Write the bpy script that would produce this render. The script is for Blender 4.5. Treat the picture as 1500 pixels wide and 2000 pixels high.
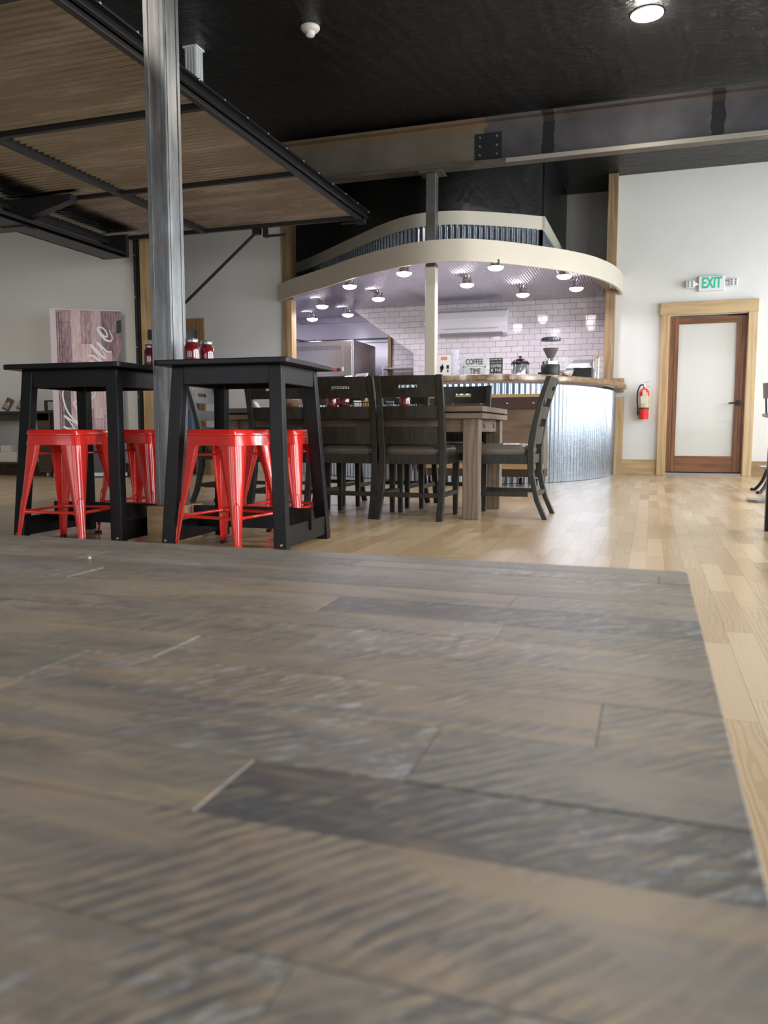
import bpy, bmesh, math, random
from mathutils import Vector, Matrix
from math import sin, cos, pi, radians as R
rnd = random.Random(7)
S = bpy.context.scene
for o in list(bpy.data.objects): bpy.data.objects.remove(o)
COL = S.collection

# ------------------------------------------------------------------ camera, world, lights, exposure
cd = bpy.data.cameras.new('camera'); cam = bpy.data.objects.new('camera', cd); COL.objects.link(cam)
cam.location = (0, 0, 0.575)
cam.rotation_euler = (R(90 - 5.784), 0, R(18.4))
cd.sensor_fit = 'VERTICAL'; cd.sensor_height = 36; cd.lens = 36 * 1560 / 2000
cd.clip_start = .02; cd.clip_end = 200
cd.dof.use_dof = True; cd.dof.focus_distance = 5.0; cd.dof.aperture_fstop = 11
S.camera = cam
S.view_settings.view_transform = 'Standard'; S.view_settings.look = 'None'
S.view_settings.exposure = 0.0; S.view_settings.gamma = 1; S.view_settings.use_curve_mapping = False
w = bpy.data.worlds.new('world'); S.world = w; w.use_nodes = True
w.node_tree.nodes['Background'].inputs[0].default_value = (0.80, 0.90, 1.0, 1)
w.node_tree.nodes['Background'].inputs[1].default_value = .7

def area(name, loc, rot, sx, sy, power, color):
    l = bpy.data.lights.new(name, 'AREA'); l.shape = 'RECTANGLE'; l.size = sx; l.size_y = sy
    l.energy = power; l.color = color
    o = bpy.data.objects.new(name, l); COL.objects.link(o); o.location = loc; o.rotation_euler = rot
    return o
# daylight entering through the windows of the right wall and of the wall behind the camera
for k, y in enumerate((1.2, 4.2, 7.2, 9.9)):
    area('window_daylight', (3.35, y, 1.75), (0, R(90), 0), 2.3, (2.2 if k < 3 else 1.6), (150, 150, 150, 120)[k], (.90, .96, 1.0))
for x in (-5.6, -1.9, 1.4):
    area('window_daylight', (x, -4.35, 1.8), (R(90), 0, 0), 2.4, 2.3, 42, (.93, .97, 1.0))

# ------------------------------------------------------------------ node helpers and materials
class NT:
    def __init__(s, name):
        s.m = bpy.data.materials.new(name); s.m.use_nodes = True; s.t = s.m.node_tree
        s.b = s.t.nodes['Principled BSDF']
    def n(s, typ, **kw):
        nd = s.t.nodes.new(typ)
        for k, v in kw.items():
            if k.startswith('_'): setattr(nd, k[1:], v)
        return nd
    def L(s, a, b): s.t.links.new(a, b)
    def put(s, inp, v):
        if isinstance(v, (int, float)): inp.default_value = v
        elif isinstance(v, tuple): inp.default_value = v if len(v) == len(inp.default_value) else (*v, 1)
        else: s.L(v, inp)
    def math(s, op, a, b=0., c=None):
        nd = s.n('ShaderNodeMath', _operation=op); s.put(nd.inputs[0], a); s.put(nd.inputs[1], b)
        if c is not None: s.put(nd.inputs[2], c)
        return nd.outputs[0]
    def coord(s, kind='Object'): return s.n('ShaderNodeTexCoord').outputs[kind]
    def map(s, v, scale=(1, 1, 1), loc=(0, 0, 0), rot=(0, 0, 0)):
        nd = s.n('ShaderNodeMapping'); s.L(v, nd.inputs[0]); nd.inputs[1].default_value = loc
        nd.inputs[2].default_value = rot; nd.inputs[3].default_value = scale; return nd.outputs[0]
    def sep(s, v): nd = s.n('ShaderNodeSeparateXYZ'); s.L(v, nd.inputs[0]); return nd.outputs
    def comb(s, x, y, z):
        nd = s.n('ShaderNodeCombineXYZ'); s.put(nd.inputs[0], x); s.put(nd.inputs[1], y); s.put(nd.inputs[2], z); return nd.outputs[0]
    def noise(s, v, scale=5, detail=3, rough=.55, dist=0., col=False):
        nd = s.n('ShaderNodeTexNoise'); s.L(v, nd.inputs['Vector']); nd.inputs['Scale'].default_value = scale
        nd.inputs['Detail'].default_value = detail; nd.inputs['Roughness'].default_value = rough; nd.inputs['Distortion'].default_value = dist
        return nd.outputs['Color' if col else 'Fac']
    def white(s, v):
        nd = s.n('ShaderNodeTexWhiteNoise', _noise_dimensions='3D'); s.L(v, nd.inputs['Vector']); return nd.outputs
    def wave(s, v, scale, dist, detail=2, dscale=1., typ='BANDS', d='X', prof='SIN'):
        nd = s.n('ShaderNodeTexWave', _wave_type=typ, _wave_profile=prof)
        if typ == 'BANDS': nd.bands_direction = d
        else: nd.rings_direction = d
        s.L(v, nd.inputs['Vector']); nd.inputs['Scale'].default_value = scale; nd.inputs['Distortion'].default_value = dist
        nd.inputs['Detail'].default_value = detail; nd.inputs['Detail Scale'].default_value = dscale
        return nd.outputs['Fac']
    def ramp(s, f, stops, interp='LINEAR'):
        nd = s.n('ShaderNodeValToRGB'); s.put(nd.inputs[0], f); cr = nd.color_ramp; cr.interpolation = interp
        while len(cr.elements) < len(stops): cr.elements.new(.5)
        for e, (p, c) in zip(cr.elements, stops):
            e.position = p; e.color = (*c, 1) if isinstance(c, tuple) else (c, c, c, 1)
        return nd.outputs[0]
    def mix(s, f, a, b, mode='MIX'):
        nd = s.n('ShaderNodeMix', _data_type='RGBA', _blend_type=mode); s.put(nd.inputs[0], f); s.put(nd.inputs[6], a); s.put(nd.inputs[7], b)
        return nd.outputs[2]
    def bump(s, h, strength=.3, dist=.01):
        nd = s.n('ShaderNodeBump'); s.put(nd.inputs['Height'], h); nd.inputs['Strength'].default_value = strength
        nd.inputs['Distance'].default_value = dist; s.L(nd.outputs[0], s.b.inputs['Normal'])
    def set(s, **kw):
        names = dict(base='Base Color', rough='Roughness', metal='Metallic', spec='Specular IOR Level', coat='Coat Weight', trans='Transmission Weight',
                     ior='IOR', alpha='Alpha', ecol='Emission Color', estr='Emission Strength', croug='Coat Roughness', sheen='Sheen Weight')
        for k, v in kw.items(): s.put(s.b.inputs[names[k]], v)
        return s

def plain(name, base, rough=.5, metal=0., nz=.0, nscale=20, bump=0., **kw):
    t = NT(name); c = t.coord()
    if nz > 0:
        f = t.noise(c, nscale, 4); lo = tuple(max(0, x * (1 - nz)) for x in base); hi = tuple(min(1, x * (1 + nz)) for x in base)
        t.set(base=t.ramp(f, [(.3, lo), (.7, hi)]))
    else: t.set(base=base)
    t.set(rough=rough, metal=metal, **kw)
    if bump: t.bump(t.noise(c, nscale * 3, 4), bump, .004)
    return t.m
def wood(name, dark, light, axis='Z', rough=.55, scale=1., knots=True, grain=1.0):
    """long-grain wood, grain along the object's axis"""
    t = NT(name); c = t.coord()
    st = {'X': (.12, 1, 1), 'Y': (1, .12, 1), 'Z': (1, 1, .12)}[axis]
    ob = t.n('ShaderNodeObjectInfo').outputs['Random']
    off = t.comb(t.math('MULTIPLY', ob, 7.3), t.math('MULTIPLY', ob, 3.1), t.math('MULTIPLY', ob, 5.7))
    add = t.n('ShaderNodeVectorMath', _operation='ADD'); t.L(c, add.inputs[0]); t.L(off, add.inputs[1]); c2 = add.outputs[0]
    m = t.map(c2, st)
    g1 = t.noise(m, 9 * scale, 4, .6, 1.2); g2 = t.noise(t.map(c2, tuple(x * x if x < 1 else x for x in st)), 60 * scale, 3, .6)
    wv = t.wave(m, 5 * scale, 9, 2, 1.6, 'BANDS', 'X' if axis != 'X' else 'Y')
    f = t.math('ADD', t.math('MULTIPLY', g1, .5), t.math('ADD', t.math('MULTIPLY', g2, .3 * grain), t.math('MULTIPLY', wv, .25 * grain)))
    col = t.ramp(f, [(.25, dark), (.5, tuple((a + b) / 2 for a, b in zip(dark, light))), (.8, light)])
    if knots:
        kn = t.n('ShaderNodeTexVoronoi'); t.L(t.map(c2, {'X': (.6, 2, 2), 'Y': (2, .6, 2), 'Z': (2, 2, .6)}[axis]), kn.inputs[0]); kn.inputs['Scale'].default_value = 1.6
        kf = t.ramp(kn.outputs['Distance'], [(.03, 1.), (.1, 0.)])
        col = t.mix(kf, col, tuple(x * .35 for x in dark))
    t.set(base=col, rough=rough); t.bump(f, .15, .003); return t.m

W_ = {}
W_['wall'] = plain('white_wall_paint', (.72, .72, .70), .6, nz=.02, nscale=3, bump=.05)
W_['gwall'] = plain('grey_wall_paint', (.50, .48, .45), .65, nz=.03, nscale=2)
W_['cream'] = plain('cream_gloss_paint', (.63, .58, .48), .35, nz=.02, nscale=2)
W_['oak'] = wood('knotty_pale_wood', (.36, .23, .11), (.60, .42, .23), 'Z')
W_['oakx'] = wood('knotty_pale_wood_level', (.36, .23, .11), (.60, .42, .23), 'X')
W_['post'] = wood('rough_brown_post_wood', (.16, .10, .055), (.40, .27, .14), 'Z', .7)
W_['door'] = wood('red_brown_door_wood', (.10, .035, .013), (.27, .115, .045), 'Z', .35, knots=False)
W_['doorx'] = wood('red_brown_door_wood_level', (.10, .035, .013), (.27, .115, .045), 'X', .35, knots=False)
W_['frost'] = plain('frosted_glass', (.62, .62, .58), .22, nz=.03, nscale=1.2, coat=.4)
W_['black'] = plain('satin_black_paint', (.0060, .0065, .0085), .33, nz=.15, nscale=30, bump=.05, spec=.28)
W_['blackmetal'] = plain('black_steel', (.012, .012, .013), .42, 0., spec=.5)
W_['rubber'] = plain('black_rubber', (.012, .012, .012), .7)
W_['red'] = plain('red_gloss_enamel', (.78, .030, .022), .18, coat=.6, croug=.05)
W_['bronze'] = plain('dark_bronze', (.045, .035, .03), .3, .9)
W_['copper'] = plain('copper_bolt', (.55, .28, .16), .3, 1.)
W_['whiteplastic'] = plain('white_plastic', (.78, .78, .80), .35)
W_['chrome'] = plain('chrome', (.75, .75, .77), .12, 1.)
W_['steelgrey'] = plain('grey_plate', (.35, .36, .38), .3, .8)
W_['paper'] = plain('paper', (.80, .80, .80), .7)
W_['ink'] = plain('dark_ink', (.02, .02, .022), .6)
W_['gap'] = plain('dark_recess', (.02, .018, .015), .9)
W_['redink'] = plain('red_print', (.65, .05, .05), .5)
W_['yellow'] = plain('yellow_label', (.58, .47, .20), .5)
W_['white'] = plain('white_print', (.85, .85, .86), .5)

def chairwood():
    t = NT('charcoal_stained_wood'); c = t.coord()
    f = t.noise(t.map(c, (1, 1, .15)), 40, 4, .6)
    t.set(base=t.ramp(f, [(.3, (.0115, .0112, .0088)), (.75, (.036, .0345, .0275))]), rough=.46); t.bump(f, .2, .002); return t.m
W_['chair'] = chairwood()
W_['cushion'] = plain('taupe_leatherette', (.13, .112, .088), .32, nz=.12, nscale=8, bump=.05, coat=.15)
W_['tablewood'] = wood('grey_brown_table_wood', (.085, .058, .038), (.27, .20, .14), 'X', .6, 1.4, knots=False)
W_['tablewoodz'] = wood('grey_brown_table_wood_upright', (.12, .088, .062), (.29, .225, .165), 'Z', .6, 1.4, knots=False)
W_['cart'] = wood('walnut_cart_wood', (.10, .065, .045), (.24, .165, .115), 'X', .5, 1.2, knots=False)
W_['cartdark'] = wood('dark_walnut_strip', (.03, .017, .012), (.085, .045, .032), 'X', .45, 1., knots=False)
W_['block'] = wood('timber_block_wood', (.32, .20, .09), (.62, .44, .24), 'X', .7, 1.3)

def galv(name, tint=(.62, .66, .70), rough=.32, sc=60):
    t = NT(name); c = t.coord()
    v = t.n('ShaderNodeTexVoronoi'); t.L(c, v.inputs[0]); v.inputs['Scale'].default_value = sc
    s = t.sep(v.outputs['Color'])[0]; n2 = t.noise(c, 3, 3)
    f = t.math('ADD', t.math('MULTIPLY', s, .7), t.math('MULTIPLY', n2, .5))
    t.set(base=t.ramp(f, [(.2, tuple(x * .86 for x in tint)), (.9, tuple(min(1, x * 1.1) for x in tint))]), metal=1.,
          rough=t.math('ADD', rough - .02, t.math('MULTIPLY', s, .05))); return t.m
W_['galv'] = galv('galvanised_corrugated_steel', (.36, .41, .48), .22, 70)
W_['galvceil'] = galv('galvanised_ceiling_steel', (.50, .48, .54), .18, 30)
def panelmetal():
    t = NT('tarnished_panel_steel'); c = t.coord()
    n1 = t.noise(t.map(c, (.5, 2, 1)), 1.6, 4, .6); n2 = t.noise(t.map(c, (.3, 6, 1)), 14, 3)
    f = t.math('ADD', t.math('MULTIPLY', n1, .7), t.math('MULTIPLY', n2, .3))
    t.set(base=t.ramp(f, [(.3, (.27, .265, .25)), (.5, (.38, .375, .36)), (.72, (.62, .60, .64))]), metal=1.,
          rough=t.math('ADD', .14, t.math('MULTIPLY', n1, .25))); return t.m
W_['panel'] = panelmetal()
def rawsteel():
    t = NT('raw_mill_steel'); c = t.coord()
    n1 = t.noise(t.map(c, (5, 5, 1.1)), 2.2, 5, .6, .6); n2 = t.noise(t.map(c, (14, 14, .4)), 3, 3)
    f = t.math('ADD', t.math('MULTIPLY', n1, .65), t.math('MULTIPLY', n2, .35))
    col = t.ramp(f, [(.3, (.12, .118, .12)), (.5, (.24, .245, .25)), (.75, (.46, .48, .50))])
    rust = t.ramp(t.noise(t.map(c, (3, 3, 1.2)), 2.2, 3), [(.58, 0.), (.72, .55)])
    t.set(base=t.mix(rust, col, (.30, .19, .13)), metal=.85, rough=t.math('ADD', .22, t.math('MULTIPLY', n1, .3)))
    t.bump(f, .05, .002); return t.m
W_['rawsteel'] = rawsteel()
def beamsteel():
    t = NT('primed_and_rusty_beam_steel'); c = t.coord(); x = t.sep(c)
    n = t.noise(c, 2.5, 4); n2 = t.noise(c, 9, 3)
    g = t.ramp(n, [(.3, (.045, .042, .048)), (.7, (.095, .09, .10))])
    tan = t.ramp(n, [(.3, (.13, .11, .085)), (.7, (.20, .175, .14))])
    left = t.math('LESS_THAN', t.math('ADD', x[0], t.math('MULTIPLY', n2, .25)), -1.62)
    col = t.mix(left, g, tan)
    # dark patches where the primer was brushed on
    wv = t.math('ABSOLUTE', t.math('SUBTRACT', t.math('FRACT', t.math('MULTIPLY', t.math('ADD', x[0], 1.10), 1 / 1.62)), .5))
    patch = t.math('GREATER_THAN', t.math('ADD', wv, t.math('MULTIPLY', t.math('SUBTRACT', n2, .5), .05)), .463)
    col = t.mix(t.math('MULTIPLY', patch, t.math('SUBTRACT', 1., left)), col, (.012, .012, .014))
    rust = t.ramp(t.math('ADD', x[2], t.math('MULTIPLY', n2, .06)), [(0., 0.), (1., 1.)])
    r2 = t.math('GREATER_THAN', t.math('ADD', x[2], t.math('MULTIPLY', n2, .05)), 3.765)
    col = t.mix(t.math('MULTIPLY', r2, t.math('ADD', .12, t.math('MULTIPLY', left, .4))), col, (.20, .11, .04))
    t.set(base=col, rough=.5, metal=.3); return t.m
W_['beam'] = beamsteel()
W_['colsteel'] = plain('column_steel', (.20, .185, .17), .4, .8, nz=.25, nscale=6)

def plastic(nm='black_plastic_sheeting', strength=.7):
    t = NT(nm); c = t.coord()
    w1 = t.wave(t.map(c, (1, .35, 1), rot=(0, 0, .5)), 1.5, 14, 4, 1.4); n1 = t.noise(t.map(c, (1, 2.2, 1)), 1.7, 6, .62, 1.5)
    n2 = t.noise(t.map(c, (1, 3, 1)), 9, 5, .65, 2.5)
    h = t.math('ADD', t.math('MULTIPLY', n1, 1.), t.math('ADD', t.math('MULTIPLY', w1, .12), t.math('MULTIPLY', n2, .3)))
    sc = t.ramp(t.noise(c, 22, 6, .7, 2.), [(.60, 0.), (.75, 1.)])
    t.set(base=t.mix(t.math('MULTIPLY', sc, .35), (.006, .006, .0065), (.13, .12, .11)), rough=t.math('ADD', .24, t.math('MULTIPLY', n1, .18)), spec=.55)
    t.bump(h, strength, .06); return t.m
W_['plastic'] = plastic()
W_['drape'] = plastic('black_plastic_drape', .16)

def floor_mat():
    t = NT('pale_strip_oak_floor'); c = t.coord(); x = t.sep(c); wd = .074
    xr = t.math('DIVIDE', x[0], wd); row = t.math('FLOOR', xr); rr = t.white(t.comb(row, 3.3, 0.))[0]
    yy = t.math('ADD', t.math('DIVIDE', x[1], .62), t.math('MULTIPLY', rr, 9.)); pid = t.math('FLOOR', yy)
    wn = t.white(t.comb(row, pid, 1.7)); r1 = wn[0]; rc = t.sep(wn[1])
    gx = t.math('ADD', x[0], t.math('MULTIPLY', rc[0], 13.)); gy = t.math('ADD', x[1], t.math('MULTIPLY', rc[1], 17.))
    gv = t.comb(gx, t.math('MULTIPLY', gy, .11), rc[2])
    cath = t.wave(gv, 24., 15., 2.5, 1.0, 'BANDS', 'X')
    fine = t.noise(t.comb(t.math('MULTIPLY', gx, 1.), t.math('MULTIPLY', gy, .03), 0.), 260, 3, .6)
    lines = t.ramp(cath, [(.0, 0.), (.28, .0), (.5, 1.), (1., 1.)])
    base = t.ramp(r1, [(0., (.48, .34, .195)), (.3, (.58, .42, .25)), (.55, (.63, .475, .30)), (.8, (.68, .53, .35)), (1., (.54, .39, .235))])
    grown = t.math('MULTIPLY', t.math('SUBTRACT', 1., lines), t.math('MULTIPLY', t.math('GREATER_THAN', rc[2], .35), .34))
    col = t.mix(grown, base, (.33, .205, .105))
    col = t.mix(t.math('MULTIPLY', fine, .18), col, (.36, .23, .12))
    fx = t.math('FRACT', xr); fy = t.math('FRACT', yy)
    gapx = t.math('LESS_THAN', t.math('MINIMUM', fx, t.math('SUBTRACT', 1., fx)), .012)
    gapy = t.math('LESS_THAN', t.math('MINIMUM', fy, t.math('SUBTRACT', 1., fy)), .0015)
    gap = t.math('MAXIMUM', gapx, gapy)
    col = t.mix(t.math('MULTIPLY', gap, .55), col, (.12, .07, .035))
    t.set(base=col, rough=t.math('ADD', .24, t.math('MULTIPLY', t.noise(c, 6, 3), .12)), spec=.5, coat=.15, croug=.12)
    t.bump(t.math('SUBTRACT', t.math('MULTIPLY', lines, .25), gap), .25, .0012); return t.m
W_['floor'] = floor_mat()

def tile_mat():
    t = NT('white_subway_tile'); c = t.coord(); x = t.sep(c)
    b = t.n('ShaderNodeTexBrick'); t.L(t.comb(x[0], x[2], 0.), b.inputs['Vector'])
    b.inputs['Scale'].default_value = 1.; b.inputs['Brick Width'].default_value = .160; b.inputs['Row Height'].default_value = .0808
    b.inputs['Mortar Size'].default_value = .0022; b.inputs['Mortar Smooth'].default_value = .1
    b.inputs['Color1'].default_value = (.68, .63, .67, 1); b.inputs['Color2'].default_value = (.74, .69, .73, 1); b.inputs['Mortar'].default_value = (.13, .12, .12, 1)
    t.set(base=b.outputs['Color'], rough=t.math('ADD', .05, t.math('MULTIPLY', b.outputs['Fac'], .5)), spec=.5)
    t.bump(t.math('SUBTRACT', 1., b.outputs['Fac']), .6, .003); return t.m
W_['tile'] = tile_mat()
def ss(name, tint=(.52, .51, .55), rough=.3, metal=1.):
    t = NT(name); c = t.coord(); n = t.noise(t.map(c, (1, 1, 14)), 30, 3); m = t.noise(c, 1.5, 3)
    t.set(base=tint, metal=metal, rough=t.math('ADD', rough - .08, t.math('MULTIPLY', m, .18))); t.bump(n, .06, .002); return t.m
W_['ss'] = ss('brushed_stainless_steel'); W_['sswall'] = ss('stainless_wall_panel', (.78, .76, .86), .34, .62)

def plank_mat():
    """dark stained, saw-marked hardwood; each plank carries its own stain in the 'stain' attribute"""
    t = NT('saw_marked_table_wood'); c = t.coord(); a = t.n('ShaderNodeAttribute', _attribute_name='stain'); s = t.sep(a.outputs['Color'])
    off = t.comb(t.math('MULTIPLY', s[2], 5.), t.math('MULTIPLY', s[1], 7.), 0.)
    ad = t.n('ShaderNodeVectorMath', _operation='ADD'); t.L(c, ad.inputs[0]); t.L(off, ad.inputs[1]); p = ad.outputs[0]
    long_ = t.noise(t.map(p, (1.4, 9, 1)), 6, 6, .65, .8)
    fib = t.noise(t.map(p, (4, 70, 1)), 12, 3, .6)
    blot = t.noise(p, 26, 5, .7, .6)
    # saw marks: gently curved lines running diagonally over each plank
    ang = t.math('ADD', R(40), t.math('MULTIPLY', s[1], R(18)))
    x = t.sep(p); ca = t.math('COSINE', ang); sa = t.math('SINE', ang)
    v = t.math('ADD', t.math('MULTIPLY', x[0], ca), t.math('MULTIPLY', x[1], sa))            # along the marks
    u0 = t.math('SUBTRACT', t.math('MULTIPLY', x[1], ca), t.math('MULTIPLY', x[0], sa))      # across them
    u = t.math('ADD', u0, t.math('MULTIPLY', t.math('SINE', t.math('MULTIPLY', v, 7.)), .012))
    uw = t.math('ADD', u, t.math('MULTIPLY', t.math('SUBTRACT', t.noise(p, 9, 3), .5), .018))
    band = t.math('ADD', .5, t.math('MULTIPLY', t.math('SINE', t.math('MULTIPLY', uw, 2 * pi / .0078)), .5))
    streak = t.noise(t.comb(t.math('MULTIPLY', v, 34.), t.math('MULTIPLY', uw, 170.), 0.), 1., 3, .6)
    streak2 = t.noise(t.comb(t.math('MULTIPLY', v, 40.), t.math('MULTIPLY', uw, 330.), 4.), 1., 3, .6)
    patch = t.ramp(t.noise(t.map(p, (1, 1.5, 1)), 8., 4, .6, .8), [(.40, 0.), (.56, 1.)])
    saw = t.ramp(t.math('ADD', t.math('MULTIPLY', band, .20), t.math('MULTIPLY', streak, .95)), [(.46, 0.), (.66, 1.)])
    tone = t.math('ADD', t.math('MULTIPLY', long_, .55), t.math('ADD', t.math('MULTIPLY', s[0], .30), t.math('ADD', t.math('MULTIPLY', fib, .10), t.math('MULTIPLY', blot, .14))))
    col = t.ramp(tone, [(.28, (.095, .088, .086)), (.42, (.17, .152, .140)), (.56, (.25, .217, .188)), (.70, (.335, .28, .22)), (.86, (.43, .34, .24))])
    ochre = t.ramp(t.math('ADD', t.noise(t.map(p, (.8, 5.5, 1)), 5.5, 5, .65, 1.), t.math('MULTIPLY', s[1], .16)), [(.54, 0.), (.70, 1.)])
    col = t.mix(t.math("MULTIPLY", ochre, .45), col, (.46, .33, .19))
    col = t.mix(t.math('MULTIPLY', t.math('MULTIPLY', saw, patch), .75), col, (.105, .113, .122))
    col = t.mix(t.math('MULTIPLY', t.math('MULTIPLY', t.ramp(streak2, [(.52, 0.), (.64, 1.)]), patch), .55), col, (.42, .32, .20))
    red = t.ramp(t.noise(t.map(p, (.8, 3, 1)), 3.3, 3), [(.55, 0.), (.75, 1.)])
    col = t.mix(t.math('MULTIPLY', red, .30), col, (.22, .14, .13))
    pale_streak = t.ramp(t.noise(t.comb(t.math('MULTIPLY', v, 42.), t.math('MULTIPLY', uw, 200.), 9.), 1., 5, .7, .3), [(.53, 0.), (.64, 1.)])  # thin pale blue-grey streaks along the saw marks, kept to scattered spots
    spots = t.ramp(t.noise(p, 3.2, 3), [(.50, 0.), (.64, 1.)])
    col = t.mix(t.math('MULTIPLY', t.math('MULTIPLY', pale_streak, spots), .7), col, (.60, .64, .70))
    t.set(base=col, rough=t.math('ADD', .26, t.math('MULTIPLY', long_, .24)), spec=.5)
    h = t.math('ADD', t.math('MULTIPLY', t.math('MULTIPLY', saw, patch), -.6), t.math('ADD', t.math('MULTIPLY', fib, .30), t.math('MULTIPLY', blot, .35)))
    t.bump(h, .38, .0016); return t.m
W_['plank'] = plank_mat()

def emit(name, col, strg):
    t = NT(name); t.set(base=(.9, .9, .9), ecol=col, estr=strg, rough=.4); return t.m
W_['lampglass'] = emit('lit_lamp_glass', (1., .95, .98), 14.)
W_['lampwarm'] = emit('lit_downlight_lens', (1., .93, .82), 14.)
W_['exitgreen'] = emit('exit_letter_green', (.02, .52, .30), .22)
W_['exitgreen'].node_tree.nodes['Principled BSDF'].inputs[0].default_value = (.02, .42, .27, 1)
def glass(name, col=(1, 1, 1), rough=.03, alpha=.3):
    t = NT(name); t.set(base=col, rough=rough, alpha=alpha, spec=.5); return t.m
W_['cups'] = glass('milky_clear_cups', (.80, .82, .92), .12, .42)
W_['clear'] = glass('clear_plastic', (.85, .86, .92), .06, .11)
W_['redglass'] = plain('deep_red_glass', (.16, .001, .004), .05, coat=1., spec=.8)
W_['windowglass'] = glass('window_pane_glass', (.9, .95, 1.), .02, .08)

# ------------------------------------------------------------------ mesh helpers
class MB:
    def __init__(s): s.v = []; s.f = []; s.sm = []
    def add(s, vs, fs, smooth=False):
        n = len(s.v); s.v += [tuple(v) for v in vs]; s.f += [tuple(i + n for i in f) for f in fs]; s.sm += [smooth] * len(fs); return s
    def box(s, x0, x1, y0, y1, z0, z1, M=None):
        v = [(x, y, z) for z in (z0, z1) for y in (y0, y1) for x in (x0, x1)]
        if M: v = [M @ Vector(p) for p in v]
        return s.add(v, [(0, 2, 3, 1), (4, 5, 7, 6), (0, 1, 5, 4), (2, 6, 7, 3), (0, 4, 6, 2), (1, 3, 7, 5)])
    def hexa(s, a, b):      # two quads (lists of 4 points) joined
        return s.add(list(a) + list(b), [(3, 2, 1, 0), (4, 5, 6, 7), (0, 1, 5, 4), (1, 2, 6, 5), (2, 3, 7, 6), (3, 0, 4, 7)])
    def prism(s, poly, lo, hi, ax='z', smooth=False):
        n = len(poly)
        def P(p, h): return {'z': (p[0], p[1], h), 'y': (p[0], h, p[1]), 'x': (h, p[0], p[1])}[ax]
        v = [P(p, lo) for p in poly] + [P(p, hi) for p in poly]
        s.add(v, [tuple(range(n))[::-1], tuple(range(n, 2 * n))]); 
        m = len(s.v) - 2 * n
        for i in range(n): s.f.append((m + i, m + (i + 1) % n, m + n + (i + 1) % n, m + n + i)); s.sm.append(smooth)
        return s
    def tube(s, pts, r, seg=8, caps=True, smooth=True, rs=None):
        pts = [Vector(p) for p in pts]; n = len(pts); V = []; F = []; prev = None
        for i, p in enumerate(pts):
            d = (pts[min(i + 1, n - 1)] - pts[max(i - 1, 0)]).normalized()
            if prev is None:
                a = Vector((0, 0, 1)) if abs(d.z) < .9 else Vector((1, 0, 0)); u = d.cross(a).normalized()
            else: u = (prev - d * prev.dot(d)).normalized()
            prev = u; q = d.cross(u); rr = rs[i] if rs else r
            for k in range(seg):
                an = 2 * pi * k / seg; V.append(p + (u * cos(an) + q * sin(an)) * rr)
        for i in range(n - 1):
            for k in range(seg):
                a = i * seg + k; b = i * seg + (k + 1) % seg; F.append((a, b, b + seg, a + seg))
        s.add(V, F, smooth)
        if caps:
            m = len(s.v) - len(V); s.f += [tuple(m + k for k in range(seg))[::-1], tuple(m + (n - 1) * seg + k for k in range(seg))]; s.sm += [False, False]
        return s
    def lathe(s, prof, cx=0, cy=0, cz=0, seg=24, axis='z', smooth=True):
        V = []; F = []
        for r, h in prof:
            for k in range(seg):
                a = 2 * pi * k / seg; x, y = max(r, 1e-4) * cos(a), max(r, 1e-4) * sin(a)
                V.append({'z': (cx + x, cy + y, cz + h), 'y': (cx + x, cy - h, cz + y), 'x': (cx + h, cy + x, cz + y)}[axis])
        for i in range(len(prof) - 1):
            for k in range(seg):
                a = i * seg + k; b = i * seg + (k + 1) % seg; F.append((a, b, b + seg, a + seg))
        return s.add(V, F, smooth)
    def build(s, name, mat, parent=None, bevel=0., mods=None, **props):
        me = bpy.data.meshes.new(name); me.from_pydata(s.v, [], s.f); me.update()
        for p, q in zip(me.polygons, s.sm): p.use_smooth = q
        bm = bmesh.new(); bm.from_mesh(me); bmesh.ops.recalc_face_normals(bm, faces=bm.faces); bm.to_mesh(me); bm.free()
        if any(s.sm): me.set_sharp_from_angle(angle=R(52))
        me.materials.append(mat)
        o = bpy.data.objects.new(name, me); COL.objects.link(o)
        if parent: o.parent = parent
        if bevel:
            b = o.modifiers.new('bevel', 'BEVEL'); b.width = bevel; b.segments = 2; b.limit_method = 'ANGLE'; b.angle_limit = R(40)
        for k, v in props.items(): o[k] = v
        return o
def thing(name, label, cat, loc=(0, 0, 0), rz=0., group=None):
    o = bpy.data.objects.new(name, None); COL.objects.link(o); o.location = loc; o.rotation_euler = (0, 0, rz)
    o.empty_display_size = .05
    return tag(o, label, cat, group)
def tag(o, label, cat, group=None):
    o['label'] = label; o['category'] = cat
    if group: o['group'] = group
    return o
def struct(o): o['kind'] = 'structure'; return o
def dup(root, loc, rz, label, group=None):
    def cp(o, par):
        c = o.copy(); COL.objects.link(c); c.parent = par
        for ch in o.children: cp(ch, c)
        return c
    c = cp(root, None); c.location = loc; c.rotation_euler = (0, 0, rz); c['label'] = label
    if group: c['group'] = group
    return c
def text_mesh(body, size, name, mat, parent, M, depth=.002, align='CENTER', sx=1., off=0.):
    cu = bpy.data.curves.new('t', 'FONT'); cu.body = body; cu.size = size; cu.extrude = depth; cu.align_x = align; cu.align_y = 'CENTER'; cu.resolution_u = 4; cu.offset = off
    tmp = bpy.data.objects.new('t', cu); COL.objects.link(tmp); dg = bpy.context.evaluated_depsgraph_get(); dg.update()
    me = bpy.data.meshes.new_from_object(tmp.evaluated_get(dg)); bpy.data.objects.remove(tmp); bpy.data.curves.remove(cu)
    me.transform(Matrix.Diagonal((sx, 1, 1, 1))); me.transform(M); me.name = name; me.materials.clear(); me.materials.append(mat)
    o = bpy.data.objects.new(name, me); COL.objects.link(o); o.parent = parent; return o
FACE = Matrix.Rotation(R(90), 4, 'X')            # lettering that faces -Y
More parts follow.
